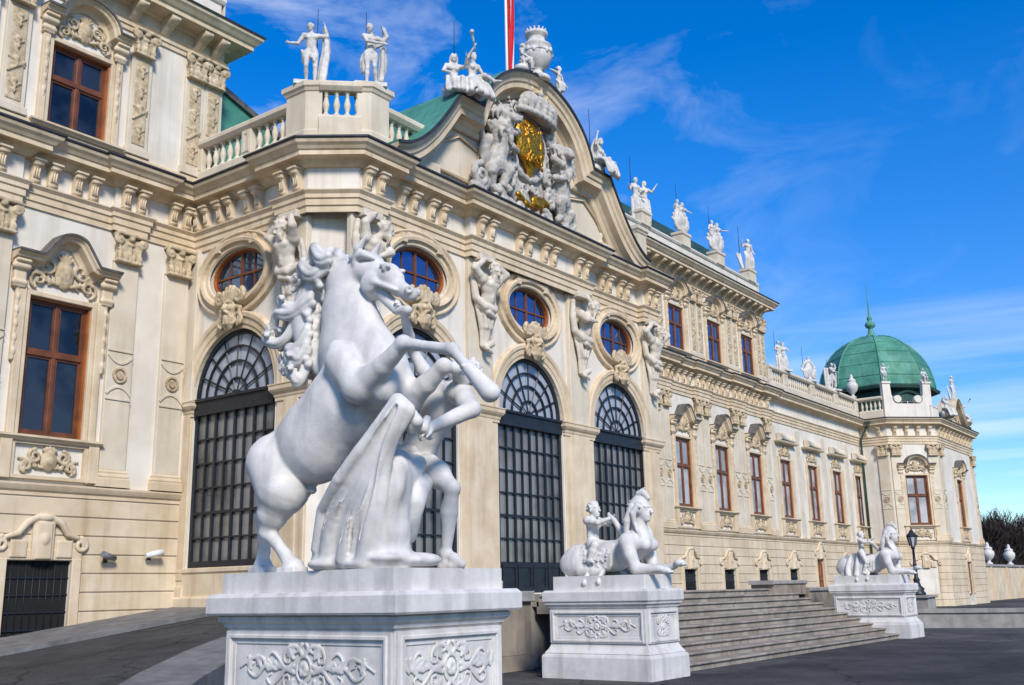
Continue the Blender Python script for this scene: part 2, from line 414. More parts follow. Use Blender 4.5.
# ================================================================== THE PALACE (one building: one thing, everything built on is a part)
PB = Vector((CX, DP, 0))
PAL = thing('palace', 'long cream baroque palace with arched entrance portico, curved pediment and green domed corner pavilion', 'palace', PB)
NPB = -PB
def W(name, mb, mat, parent=None, label=None):
    """part of the palace whose vertices are in world coordinates"""
    o = mb.build(name, mat, parent or PAL, NPB if parent is None else (0, 0, 0))
    if label: o['label'] = label
    return o
def put(proto, x, y, z, rz=0., sx=None, first=set()):
    """the first use places the prototype itself, later ones copy it with its sub-parts"""
    loc = Vector((x, y, z)) - PB
    if proto.name in first: return copy_tree(proto, PAL, loc, rz, sx)
    first.add(proto.name); proto.location = loc; proto.rotation_euler = (0, 0, rz)
    if sx is not None: proto.scale = (sx, 1, 1)
    return proto
FM = lambda u, v, w: (u, D - w, v)
FF = lambda u, v, w: (u, DP - w, v)
FS = lambda u, v, w: (XS - w, -u, v)
R90 = -PI / 2

# ---- reliefs shared as mesh data (all local: x right, -y outward, z up)
def capital_mesh(w=.75, h=.8, h_vox=.028):
    S = Sculpt()
    S.box(wl(0, h * .42, .04), (w * .42, .1, h * .42), .02)
    S.box(wl(0, h - .05, .08), (w * .56, .16, .05), .02)
    S.box(wl(0, .03, .06), (w * .5, .13, .035), .02)
    for sg in (-1, 1):
        spiral(S, sg * w * .44, h * .74, .14, .03, PI / 2, sg * -1.6, .045, .035, .16, k=.02)
        S.ell(wl(sg * w * .44, h * .74, .18), .05)
        leaf(S, sg * w * .30, .08, PI / 2 + sg * -.25, h * .5, .13, .15)
    leaf(S, 0, .08, PI / 2, h * .55, .14, .16)
    for u in (-.3, -.1, .1, .3): S.ell(wl(u * w * 1.3, .16, .15), (.06, .05, .1))
    S.ell(wl(0, h * .82, .18), (.09, .06, .08)); S.ell(wl(0, h * .62, .15), (.12, .05, .05))
    return S.mesh(h_vox, name='capital')
def mask_mesh():
    """bearded head in a scrolled cartouche under the oval windows, 1.15 m high, origin at its middle"""
    S = Sculpt()
    S.ell(wl(0, .05, .14), (.21, .17, .28)); S.ell(wl(0, -.22, .14), (.17, .15, .22))
    S.seg(wl(0, .14, .30), wl(0, -.02, .36), .03, .055, .03)
    for sg in (-1, 1):
        S.ell(wl(sg * .09, .11, .30), (.05, .05, .035), neg=True); S.ell(wl(sg * .12, .0, .26), (.07, .06, .07))
        S.seg(wl(sg * .03, .17, .31), wl(sg * .17, .16, .24), .03, .025)
        S.chain([wl(sg * .02, -.09, .33), wl(sg * .1, -.13, .29), wl(sg * .16, -.25, .22)], [.03, .035, .03])
        spiral(S, sg * .36, .34, .2, .05, PI / 2 - sg * .6, sg * -1.4, .07, .05, .14)
        spiral(S, sg * .30, -.28, .17, .05, -PI / 2 + sg * .2, sg * 1.3, .06, .04, .12)
        S.chain([wl(sg * .22, .05, .1), wl(sg * .38, -.0, .12), wl(sg * .36, -.16, .12)], [.07, .06, .04])
        for q in range(4): S.chain([wl(sg * .03 + sg * q * .045, -.22, .28 - q * .03), wl(sg * .05 + sg * q * .05, -.4, .26 - q * .03), wl(sg * .02 + sg * q * .03, -.54, .16)], [.035, .04, .02])
    for q in range(7):
        a = PI * (.12 + .76 * q / 6); S.seg(wl(.18 * cos(a), .2 + .1 * sin(a), .2), wl(.34 * cos(a), .22 + .38 * sin(a), .14), .045, .07, .02)
    S.ell(wl(0, -.14, .34), (.06, .03, .02), neg=True); S.ell(wl(0, -.02, .02), (.34, .07, .5))
    return S.mesh(.024, name='mask')
def swirl_mesh(wd, hg, shape='hood', vox=.026, seed=1):
    rn = random.Random(seed); S = Sculpt()
    S.ell(wl(0, hg * .5, .04), (wd * .13, .1, hg * .34)); S.ell(wl(0, hg * .52, .12), (wd * .07, .05, hg * .17))
    for sg in (-1, 1):
        spiral(S, sg * wd * .22, hg * .62, hg * .24, .04, PI / 2, sg * -1.5, .045, .03, .06)
        spiral(S, sg * wd * .34, hg * .28, hg * .2, .03, -PI / 2 + sg * .3, sg * 1.4, .045, .03, .06)
        leaf(S, sg * wd * .1, hg * .25, PI / 2 - sg * 1.2, wd * .3, hg * .16, .06)
        leaf(S, sg * wd * .28, hg * .45, PI / 2 - sg * 1.35, wd * .2, hg * .13, .05)
        for q in range(3): S.ell(wl(sg * wd * (.2 + .09 * q), hg * (.42 + rn.uniform(-.2, .15)), .06), (.05, .045, .05))
    for q in range(5):
        a = PI * (.2 + .6 * q / 4); S.seg(wl(0, hg * .7, .08), wl(cos(a) * wd * .12, hg * (.72 + .22 * sin(a)), .07), .03, .04)
    return S.mesh(vox, name='swirl')
def bracket_mesh():
    """one scrolled frieze bracket .24 wide .62 high, origin at its top middle"""
    m = MB(WALLF); pr = [(0, 0), (.30, 0), (.31, -.07), (.27, -.14), (.18, -.22), (.15, -.34), (.17, -.46), (.14, -.56), (.07, -.62), (0, -.62)]
    a = [m.vert((-.11, v, w)) for w, v in pr]; b = [m.vert((.11, v, w)) for w, v in pr]
    for k in range(len(pr) - 1): m.face((a[k], a[k + 1], b[k + 1], b[k]), 1 < k < 8)
    m.face(a[::-1]); m.face(b)
    m.box(-.15, .15, -.05, .0, 0, .34)
    m.tube([(-.125, -.12, .24), (.125, -.12, .24)], .055, 8); m.tube([(-.125, -.52, .11), (.125, -.52, .11)], .05, 8)
    for u in (-.06, 0, .06): m.tube([(u, -.2, .2), (u, -.34, .165), (u, -.46, .18)], .026, 5)
    return m.mesh('bracket')
CAP = capital_mesh(); CAPS = capital_mesh(.66, .8)
BRACKET = bracket_mesh()
HOODREL = swirl_mesh(1.9, 1.15); APRON = swirl_mesh(1.6, .72, seed=4); PILREL = swirl_mesh(.5, .5, seed=9, vox=.022)

# ---- classical profiles
P_ARCH = [(0, 10.80), (.05, 10.80), (.05, 10.95), (.09, 10.97), (.09, 11.13), (.13, 11.15), (.13, 11.25), (.20, 11.33), (.2, 11.36), (0, 11.37)]
P_FRIEZE = [(.02, 11.34), (.02, 12.02)]
P_CORN = [(0, 11.98), (.10, 11.98), (.16, 12.03), (.22, 12.10), (.25, 12.13), (.46, 12.15), (.46, 12.27), (.50, 12.29), (.55, 12.36), (.62, 12.42), (.65, 12.49), (.65, 12.51), (0, 12.54)]
P_GUT = [(.0, 12.50), (.665, 12.50), (.69, 12.53), (.68, 12.575), (.40, 12.62), (0, 12.66)]
P_STRING = [(0, 3.95), (.05, 3.95), (.05, 4.03), (.10, 4.07), (.13, 4.12), (.16, 4.18), (.16, 4.22), (0, 4.25)]

def brk(lst, y, e): return [p for a, b in lst for p in ((a, y), (a, y - e), (b, y - e), (b, y))]
LEFTBRK = [(5.35, 6.95), (9.85, 11.45), (13.95, 14.85)]
RIGHTBRK = [(41.87, 43.57), (46.12, 47.82), (50.35, 52.05), (54.45, 55.6)]
PORT = [(XS, 19.4), (XS - .25, 19.4), (XS - .25, 18.35), (17.02, 17.38), (17.95, 17.38), (17.95, DP), (21.5, DP), (21.5, DP - .25), (27.62, DP - .25), (27.62, DP),
        (31.17, DP), (31.17, 17.38), (32.1, 17.38), (32.86, 18.35), (32.86, 19.4), (XE, 19.4)]
PAV = [(71.3, D), (71.3, 21.3), (73.8, 18.8), (83.4, 18.8), (85.9, 21.3), (85.9, 29)]
FULL = [(-8, D)] + brk(LEFTBRK, D, .12) + [(XS, D)] + PORT + [(XE, D)] + brk(RIGHTBRK, D, .12) + PAV
W('architrave', MB().sweep(FULL, P_ARCH), 'trim')
W('frieze', MB().sweep(FULL, P_FRIEZE, caps=False), 'plaster')
W('cornice', MB().sweep(FULL, P_CORN), 'trim')
W('gutter', MB().sweep(FULL, P_GUT), 'gutter')
W('string_course', MB().sweep([(-8, D), (XS, D)], P_STRING), 'trim')
W('string_course', MB().sweep([(XE, D)] + PAV, P_STRING), 'trim')

# ---- walls
LW = [12.77, 8.5, 4.25, 0.]                       # window axes left
RB = [40.6, 44.85, 49.1, 53.3]; RW = [57.5, 61.7, 65.95, 70.15]
HW = .8
left_basement = [(12.77, .78, .55, 2.48), (8.5, .78, .0, 2.48), (4.25, .78, 0, 2.48), (0, .78, 0, 2.48)]
right_basement = [(40.6, .67, 1.0, 2.4), (44.85, .67, 1.0, 2.4), (49.1, .67, 1.0, 2.4), (53.3, .67, 1.0, 2.4), (57.5, .67, 1.3, 2.45), (61.7, .6, .9, 3.05), (65.95, .67, 1.3, 2.45)]
def holes(ws, bs): return [rect(u - HW, u + HW, 5.32, 8.65) for u in ws] + [rect(u - h, u + h, a, b) for u, h, a, b in bs]
W('wall', MB(FM).plate(rect(-8, XS, -.3, 12.6), holes(LW, left_basement), 0, .35), 'plaster')
W('wall', MB(FM).plate(rect(XE, 71.3, -.3, 12.6), holes(RB + RW, right_basement), 0, .35), 'plaster')
def courses(fm, u0, u1, ops, v0=.0, v1=3.93, pitch=.42, w=.045):
    m = MB(fm); n = round((v1 - v0) / pitch); ph = (v1 - v0) / n
    for i in range(n):
        a, b = v0 + i * ph + .012, v0 + (i + 1) * ph - .012
        cuts = sorted([(u - h, u + h) for u, h, lo, hi in ops if lo < b and hi > a])
        x = u0
        for c0, c1 in cuts + [(u1, u1)]:
            if c0 - x > .02: m.bbox(x, c0, a, b, -.002, w, .014)
            x = c1
    return m
W('rusticated_base', courses(FM, -8, XS, [(u, h + .27, a - .2, b + .1) for u, h, a, b in left_basement]), 'base')
W('rusticated_base', courses(FM, XE, 71.3, [(u, h + .22, a - .2, b + .1) for u, h, a, b in right_basement]), 'base')

# portico
ARX = [CX - 5.03, CX, CX + 5.03]; SY = 21.23
AH, ASP, ARISE = 1.63, 6.64, 1.72
OVZ, OVW, OVH = 9.86, 1.10, .68
oval = lambda u, k=1.: arc(u, OVZ, OVW * k, OVH * k, 0, 2 * PI * 35 / 36, 35)
W('wall', MB(FF).plate(rect(XS + CH, XE - CH, 0, 12.6), [archpoly(u, AH, 1.52, ASP, ARISE) for u in ARX] + [oval(u) for u in ARX], 0, .45), 'plaster')
W('wall', MB(FS).plate(rect(-D, -(DP + CH), 0, 12.6), [archpoly(-SY, AH, 2.31, ASP, ARISE), oval(-SY)], 0, .45), 'plaster')
for x0, y0, x1, y1 in ((XS, DP + CH, XS + CH, DP), (XE - CH, DP, XE, DP + CH), (XE, DP + CH, XE, D)):
    m = MB(); i = [m.vert(p) for p in ((x0, y0, 0), (x1, y1, 0), (x1, y1, 12.6), (x0, y0, 12.6))]; m.face(i); W('wall', m, 'plaster')
# lower stone plinth of the portico side below its arch, with two courses
m = MB()
for p in ([(XS, D), (XS, 19.45)],):
    m.sweep(p, [(0, .9), (.14, .9), (.14, 1.55), (.11, 1.6), (.06, 1.62), (.06, 2.16), (.10, 2.2), (.1, 2.28), (0, 2.31)])
W('base_course', m, 'base')

# ---- pilasters
def pilaster(name, z0, z1, w=.72, d=.10, cap=CAP, base=True, med=None, mat='pil'):
    """origin at the bottom middle on the wall plane"""
    m = MB(WALLF); zc = z1 - .8 if cap else z1; hw = w / 2
    zb = z0 + (.42 if base else 0)
    m.bbox(-hw, hw, zb - z0, zc - z0 + .05, -.02, d, .015)
    o = m.build(name, mat, PAL)
    if base:
        b = MB().sweep([(-hw, 0), (-hw, -d), (hw, -d), (hw, 0)], [(0, 0), (.09, 0), (.09, .2), (.06, .22), (.075, .26), (.06, .31), (.03, .33), (.04, .37), (.02, .41), (0, .43)])
        b.build('pilaster_base', 'trim', o)
    if cap: add('capital', cap, 'relief', o, (0, -d + .02, zc - z0))
    if med:
        zz = med - z0
        for v in (zz - .62, zz + .62): MB(WALLF).box(-hw + .01, hw - .01, v - .02, v + .02, d - .01, d + .03).build('pilaster_band', mat, o)
        for sg in (-1, 1):
            q = MB(WALLF)
            pts = smooth_path([(-hw + .02, zz + sg * .50), (-hw * .5, zz + sg * .36), (0, zz + sg * .30), (hw * .5, zz + sg * .36), (hw - .02, zz + sg * .50)][::-1 if sg < 0 else 1], 3)
            q.sweep(pts, [(-.025, d - .01), (-.025, d + .03), (.025, d + .03), (.025, d - .01)])
            q.build('pilaster_band', mat, o)
        c = MB(WALLF); c.sweep(arc(0, zz, .17, .17, 0, 2 * PI * 15 / 16, 15), [(-.03, d - .01), (-.02, d + .05), (.03, d + .05), (.03, d - .01)], closed=True)
        c.plate(arc(0, zz, .09, .11, 0, 2 * PI * 11 / 12, 11), (), d + .06, .07)
        c.build('medallion', 'relief', o)
    return o
pl = pilaster('pilaster', 4.25, 10.78, .72, .10, CAP, True, 7.06)
for x in [14.4, 15.93, 11.05, 10.2, 6.55, 5.75, 2.5, 1.7]: put(pl, x, D, 4.25)
pr_ = pilaster('pilaster', 4.25, 10.78, .68, .10, CAPS, True, 6.82)
for x in (42.73, 46.97, 51.2): 
    for sg in (-1, 1): put(pr_, x + sg * .42, D, 4.25)
put(pr_, 55.0, D, 4.25)
# plain lesenes of the lower wing
for x in (56.0, 59.6, 63.82, 68.05, 70.98 - .1): W('lesene', MB(FM).bbox(x - .3, x + .3, 4.25, 10.6, -.01, .05), 'pil')
# pilasters between the arches of the portico, with the pier and impost below
def pier(w, wi, e=.14):
    m = MB(WALLF); m.bbox(-w / 2, w / 2, 6.62 - 1.5, 10.82 - 1.5, -.02, e, .015)
    o = m.build('pilaster', 'pil', PAL)
    q = MB(WALLF); q.bbox(-wi / 2, wi / 2, .35, 4.8, -.02, .05, .02); q.bbox(-wi / 2 + .28, wi / 2 - .28, .5, 4.75, .03, .085, .012); q.bbox(-wi / 2 - .03, wi / 2 + .03, 0, .36, -.02, .11, .02)
    q.build('pier', 'trim', o)
    b = MB().sweep([(-wi / 2 - .002, .1), (-wi / 2 - .002, -.05), (wi / 2 + .002, -.05), (wi / 2 + .002, .1)],
                   [(0, 4.72), (.03, 4.72), (.03, 4.79), (.05, 4.82), (.06, 4.88), (.11, 4.93), (.15, 4.99), (.15, 5.08), (.17, 5.1), (.17, 5.13), (0, 5.15)])
    b.build('impost', 'trim', o)
    return o
p0 = pier(1.07, 1.66)
for x in (CX - 2.515, CX + 2.515): put(p0, x, DP, 1.5)
p1 = pier(.95, 1.08)
put(p1, 17.42, DP, 1.5); put(p1, 31.7, DP, 1.5); put(p1, XS, 18.95, 1.5, R90)
p2 = pier(.4, .3); put(p2, XS, 23.02, 1.5, R90)

# ---- rectangular windows
CONS = {}
def window(name, w, h, hood, pane='glass', depth=.2):
    """origin at the bottom middle of the opening on the wall plane"""
    hw = w / 2; m = MB(WALLF)
    m.plate(rect(-hw + .01, hw - .01, .01, h - .01), [rect(-hw + .11, hw - .11, .12, h - .10)], -depth + .08, .1)
    vt = h * .6
    for u0, u1 in ((-hw + .11, -.05), (.05, hw - .11)):
        for v0, v1 in ((.12, vt - .06), (vt + .06, h - .10)):
            m.plate(rect(u0, u1, v0, v1), [rect(u0 + .05, u1 - .05, v0 + .05, v1 - .05)], -depth + .06, .05)
    m.bbox(-.06, .06, .1, h - .09, -depth, -depth + .095, .02)
    m.bbox(-hw + .1, hw - .1, vt - .07, vt + .07, -depth, -depth + .105, .02)
    o = m.build(name, 'wood', PAL)
    j = MB(WALLF)
    j.box(hw - .045, hw - .004, 0, h - .004, -depth, -.02); j.box(-hw + .004, -hw + .045, 0, h - .004, -depth, -.02); j.box(-hw + .045, hw - .045, h - .05, h - .004, -depth, -.02)
    j.build('jamb', 'wood_in', o)
    MB(WALLF).plate(rect(-hw + .1, hw - .1, .1, h - .1), (), -depth + .02, .0, rim=False).build('pane', pane, o)
    s = MB(WALLF)      # moulded stone surround
    for u0, u1, w1 in ((-hw - .30, -hw - .12, .12), (-hw - .12, -hw + .003, .07), (hw + .12, hw + .30, .12), (hw - .003, hw + .12, .07)): s.bbox(u0, u1, -.06, h + .16, -.01, w1, .015)
    s.bbox(-hw - .12, hw + .12, h, h + .12, -.012, .072, .015)
    s.build('surround', 'trim', o)
    MB().sweep([(-hw - .36, 0), (-hw - .36, -.12), (hw + .36, -.12), (hw + .36, 0)], [(0, -.14), (.03, -.14), (.07, -.1), (.12, -.06), (.12, -.01), (0, .005)]).build('sill', 'trim', o)
    if hood in ('high', 'upper', 'curved'):
        W2 = 1.34 if hood != 'upper' else 1.2; z0 = h + (.95 if hood == 'high' else .78)
        if hood == 'high': path = [(-W2, z0), (-.74, z0)] + smooth_path([(-.70, z0 + .02), (-.42, z0 + .42), (-.26, z0 + .60), (0, z0 + .66), (.26, z0 + .60), (.42, z0 + .42), (.70, z0 + .02)], 3) + [(.74, z0), (W2, z0)]
        else: path = [(-W2, z0), (-.82, z0)] + arc(0, z0 - .12, .80, .72, PI - .17, .17, 12) + [(.82, z0), (W2, z0)]
        MB(WALLF).sweep(path, [(.30, 0), (.28, .06), (.22, .1), (.18, .14), (.14, .32), (.08, .35), (.05, .41), (0, .43), (0, 0)]).build('hood', 'trim', o)
        MB(WALLF).sweep(path, [(.0, .0), (.02, .46), (-.03, .47), (-.05, .2), (-.05, 0)]).build('hood_flashing', 'hood', o)
        r = add('hood_relief', HOODREL, 'relief', o, (0, 0.0, h + .1));
        if hood != 'high': r.scale = (.85, 1, .82)
        key = (hood, round(h, 2))
        if key not in CONS:
            c = Sculpt(); zz = z0 - h
            c.box(wl(0, (zz - .26) / 2 + .06 + h, .07), (.15, .09, (zz - .38) / 2 + .02), .02)
            c.seg(wl(-.14, z0 - .34, .17), wl(.14, z0 - .34, .17), .09, None, .015); c.seg(wl(-.13, h + .22, .13), wl(.13, h + .22, .13), .07, None, .015)
            c.box(wl(0, z0 - .215, .15), (.18, .16, .045), .01); c.box(wl(0, h - .75, .06), (.05, .06, .9), .02)
            for q in range(5): c.ell(wl(0, h - .12 - q * .33, .11), (.06, .05, .10), .02); c.ell(wl(0, h - .24 - q * .33, .1), (.035, .04, .06), .02)
            CONS[key] = c.mesh(.028, name='hood_console')
        for sg in (-1, 1): add('hood_console', CONS[key], 'trim', o, (sg * (W2 - .21), 0, 0))
    elif hood == 'plain':
        MB().sweep([(-1.2, 0), (-1.2, -.05), (1.2, -.05), (1.2, 0)], [(0, h + .86), (.06, h + .86), (.1, h + .92), (.26, h + .95), (.3, h + 1.02), (.3, h + 1.06), (0, h + 1.1)]).build('hood', 'trim', o)
        c = MB(WALLF); prof = [(0, h + 1.1)] + [(.34 * cos(a) ** .8, h + 1.1 + .42 * sin(a)) for a in [k * PI / 2 / 6 for k in range(6)]] + [(0, h + 1.52)]
        a_ = [c.vert((-1.05, v, w + .05)) for w, v in prof]; b_ = [c.vert((1.05, v, w + .05)) for w, v in prof]
        for k in range(len(prof) - 1): c.face((a_[k], b_[k], b_[k + 1], a_[k + 1]), True)
        c.face(a_[::-1]); c.face(b_); c.build('hood_cushion', 'pil', o)
        r = add('hood_relief', HOODREL, 'relief', o, (0, 0, h + .08)); r.scale = (.92, .9, .7)
    if hood in ('high', 'plain', 'curved'):
        a = MB(WALLF); a.plate(rect(-1.16, 1.16, -1.0, -.14), [rect(-.86, .86, -.92, -.2)], .1, .12); a.bbox(-1.22, -.95, -1.02, -.13, -.01, .16); a.bbox(.95, 1.22, -1.02, -.13, -.01, .16)
        a.build('apron', 'trim', o); add('apron_relief', APRON, 'relief', o, (0, 0, -.92))
    return o
wn = window('window', 1.6, 3.33, 'high')
for x in LW: put(wn, x, D, 5.32)
wb = window('window', 1.6, 3.33, 'high', 'curtain', .14)
for x in RB: put(wb, x, D, 5.32)
ww = window('window', 1.6, 3.33, 'plain', 'curtain', .14)
for x in RW: put(ww, x, D, 5.32)
wu = window('window', 1.6, 2.27, 'upper')
for x in LW[:3]: put(wu, x, D, 13.06)
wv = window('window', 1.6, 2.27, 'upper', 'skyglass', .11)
for x in RB: put(wv, x, D, 13.06)

# ---- basement openings with keystone cartouches
def cartouche(w):
    S = Sculpt()
    S.box(wl(0, .42, .06), (.26, .09, .44), .03, Matrix.Rotation(0, 3, 'Y')); S.box(wl(0, .42, .11), (.17, .09, .42), .02)
    S.ell(wl(0, .46, .2), (.1, .05, .13)); S.ell(wl(0, .95, .14), (.2, .1, .1))
    for sg in (-1, 1):
        S.chain([wl(sg * .12, .98, .12), wl(sg * .42, .82, .12), wl(sg * .6, .58, .11), wl(sg * .85, .5, .1)], [.07, .085, .075, .06])
        spiral(S, sg * (w - .02), .34, .17, .05, PI / 2, sg * -1.3, .06, .045, .08)
        S.box(wl(sg * .55, .24, .04), (.2, .07, .2), .04)
    return S.mesh(.03, name='cartouche')
KEY = cartouche(.98)
def basement(w, h, mat='dark', grille=True):
    hw = w / 2; m = MB(WALLF)
    m.bbox(-hw - .24, -hw + .002, 0, h + .05, -.01, .09, .02); m.bbox(hw - .002, hw + .24, 0, h + .05, -.01, .09, .02); m.bbox(-hw - .24, hw + .24, h, h + .25, -.012, .075, .02)
    o = m.build('basement_window' if grille else 'side_door', 'trim', PAL)
    add('keystone', KEY, 'base', o, (0, 0, h + .02)).scale = (1.0 if w > 1.3 else .8, 1, 1.0 if w > 1.3 else .95)
    MB(WALLF).plate(rect(-hw, hw, 0, h), (), -.07 if grille else -.09, 0, rim=False).build('opening' if grille else 'door_leaf', mat, o)
    if grille:
        g = MB(WALLF); n = int(w / .16)
        for k in range(1, n): g.tube([(-hw + w * k / n, 0, -.045), (-hw + w * k / n, h, -.045)], .012, 5)
        for k in range(1, 5): g.box(-hw, hw, h * k / 5 - .015, h * k / 5 + .015, -.055, -.035)
        g.build('grille', 'iron', o)
    else:
        g = MB(WALLF)
        for v0, v1 in ((.15, h * .45), (h * .52, h - .2)): g.plate(rect(-hw + .12, hw - .12, v0, v1), [rect(-hw + .24, hw - .24, v0 + .1, v1 - .1)], -.06, .02)
        g.box(-.02, .02, .05, h - .05, -.085, -.05); g.build('door_panel', 'wood', o)
    return o
bl = basement(1.56, 1.93); put(bl, 12.77, D, .55)
bl2 = basement(1.56, 2.48)
for x in (8.5, 4.25, 0): put(bl2, x, D, 0)
br = basement(1.35, 1.4)
for x in (40.6, 44.85, 49.1, 53.3): put(br, x, D, 1.0)
br2 = basement(1.35, 1.15)
for x in (57.5, 65.95): put(br2, x, D, 1.3)
bd = basement(1.2, 2.15, 'wood_in', False); put(bd, 61.7, D, .9)

# ---- frieze brackets
fb = add('frieze_bracket', BRACKET, 'trim', PAL)
for x in [15.9, 13.1, 12.0, 10.65, 9.3, 8.2, 14.4, 7.1, 6.0]:
    for sg in (-1, 1): put(fb, x + sg * .22, D - (.12 if any(a < x < b for a, b in LEFTBRK) else 0), 11.99)
for y in (22.75, 21.75, 20.6): 
    for sg in (-1, 1): put(fb, XS - .02, y + sg * .22, 11.99, R90)
for sg in (-1, 1): put(fb, XS - .26, 18.88 + sg * .26, 11.99, R90)
for x, e in ((17.5, .25), (19.0, 0), (20.2, 0), (22.05, .25), (23.9, .25), (25.2, .25), (27.07, .25), (28.9, 0), (30.1, 0), (31.65, .25)):
    for sg in (-1, 1): put(fb, x + sg * .24, DP - e, 11.99)
x = 42.0
while x < 55.6:
    put(fb, x, D - (.12 if any(a < x < b for a, b in RIGHTBRK) else 0), 11.99); x += .62

# ---- arched portico windows
def arched(v0, doors=True):
    """origin on the portico floor line (z 1.5) in the wall plane"""
    b = v0 - 1.5; sp = ASP - 1.5; hw = AH; dp = -.11
    m = MB(WALLF)
    out = archpoly(0, hw - .005, b + .005, sp, ARISE - .005, 24); inn = archpoly(0, hw - .12, b + .12, sp, ARISE - .12, 24)
    m.plate(out, [inn], dp + .05, .1)
    m.box(-hw + .06, hw - .06, sp - .42, sp - .02, dp - .03, dp + .14); m.bbox(-hw + .03, hw - .03, sp - .06, sp + .02, dp - .03, dp + .2)
    n = 8; lo = b + (.86 if doors else .1)
    for k in range(1, n):
        u = -hw + .1 + (2 * hw - .2) * k / n; t = .035 if k in (2, 4, 6) else .022
        m.box(u - t, u + t, lo, sp - .4, dp - .02, dp + .05)
    nh = 6
    for k in range(1, nh):
        v = lo + (sp - .42 - lo) * k / nh; t = .035 if k == 2 else .02
        m.box(-hw + .1, hw - .1, v - t, v + t, dp - .015, dp + .045)
    for k in range(1, 8):
        a = PI * k / 8
        m.tube([(.42 * cos(a), sp + .44 * sin(a), dp + .03), ((hw - .1) * cos(a), sp + (ARISE - .1) * sin(a), dp + .03)], .026, 4, False)
    for r in (.42, .85, 1.22): m.sweep(arc(0, sp, r, r * ARISE / hw, PI, 0, 16), [(-.022, dp), (-.022, dp + .06), (.022, dp + .06), (.022, dp)])
    for k in range(1, 5):
        a = PI * k / 5; m.tube([(0, sp, dp + .03), (.42 * cos(a), sp + .42 * sin(a), dp + .03)], .02, 4, False)
    m.plate(arc(0, sp, .13, .13, 0, PI, 8), (), dp + .07, .08)
    if doors:
        m.bbox(-hw + .1, hw - .1, b, b + .86, dp - .05, dp + .02)
        for k in range(4):
            u0 = -hw + .16 + (2 * hw - .32) * k / 4; m.plate(rect(u0 + .03, u0 + (2 * hw - .32) / 4 - .03, b + .1, b + .78), [rect(u0 + .1, u0 + (2 * hw - .32) / 4 - .1, b + .17, b + .71)], dp + .05, .05)
    else: m.box(-hw + .08, hw - .08, b + .02, b + .16, dp - .05, dp + .06)
    o = m.build('arched_window', 'iron', PAL)
    MB(WALLF).plate(rect(-hw + .05, hw - .05, b + .02, sp - .2), (), dp - .02, 0, rim=False).build('pane', 'portal', o)
    MB(WALLF).plate([(-hw + .06, sp), (hw - .06, sp)] + arc(0, sp, hw - .06, ARISE - .06, 0, PI, 20)[1:-1], (), dp - .022, 0, rim=False).build('fanlight_pane', 'fan', o)
    a = MB(WALLF); path = arc(0, sp, hw + .002, ARISE + .002, PI, 0, 28)
    a.sweep([(-hw - .002, sp - .02)] + path + [(hw + .002, sp - .02)], [(.0, -.44), (0, .06), (-.10, .07), (-.12, .10), (-.26, .11), (-.30, .15), (-.40, .16), (-.44, .12), (-.46, .0)], sm=False)
    a.build('archivolt', 'trim', o)
    return o
aw = arched(1.52)
for x in ARX: put(aw, x, DP, 1.5)
aws = arched(2.31, False); put(aws, XS, SY, 1.5, R90)

# ---- oval windows with eared frames and bearded masks
def ovalwin():
    m = MB(WALLF); z = 0; e = lambda k, kk=None: arc(0, 0, OVW * k, OVH * (kk or k), 0, 2 * PI * 35 / 36, 35)
    m.plate(e(.995), [e(.90, .86)], -.09, .06); m.box(-.04, .04, -OVH * .88, OVH * .88, -.15, -.08)
    m.box(-OVW * .88, OVW * .88, -.025, .025, -.145, -.09)
    for u in (-.5, .5): m.box(u - .014, u + .014, -OVH * .78, OVH * .78, -.14, -.10)
    o = m.build('oval_window', 'wood', PAL)
    j = MB(WALLF); j.sweep(e(.997), [(-.0, -.02), (.0, -.14), (-.05, -.14), (-.05, -.02), (0, -.02)], closed=True); j.build('jamb', 'wood_in', o)
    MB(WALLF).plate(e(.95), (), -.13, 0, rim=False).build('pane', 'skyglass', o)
    a = MB(WALLF)
    a.sweep(e(1.002), [(-.0, .08), (.04, .12), (.14, .12), (.16, .2), (.24, .22), (.28, .16), (.30, .0)], closed=True)
    a.sweep(e(1.38, 1.50), [(-.12, 0), (-.10, .07), (.02, .08), (.08, .13), (.12, .12), (.14, 0)], closed=True)
    for sg in (-1, 1): a.bbox(sg * .62 - .16, sg * .62 + .16, .78, .92, -.01, .2); a.bbox(sg * .72 - .12, sg * .72 + .12, .66, .8, -.01, .21)
    a.bbox(-.5, .5, .84, 1.0, -.01, .16, .02)
    a.build('surround', 'trim', o)
    add('mask', MASK, 'relief', o, (0, -.1, -1.03))
    return o
MASK = mask_mesh()
ow = ovalwin()
for x in ARX: put(ow, x, DP, OVZ)
put(ow, XS, SY, OVZ, R90)

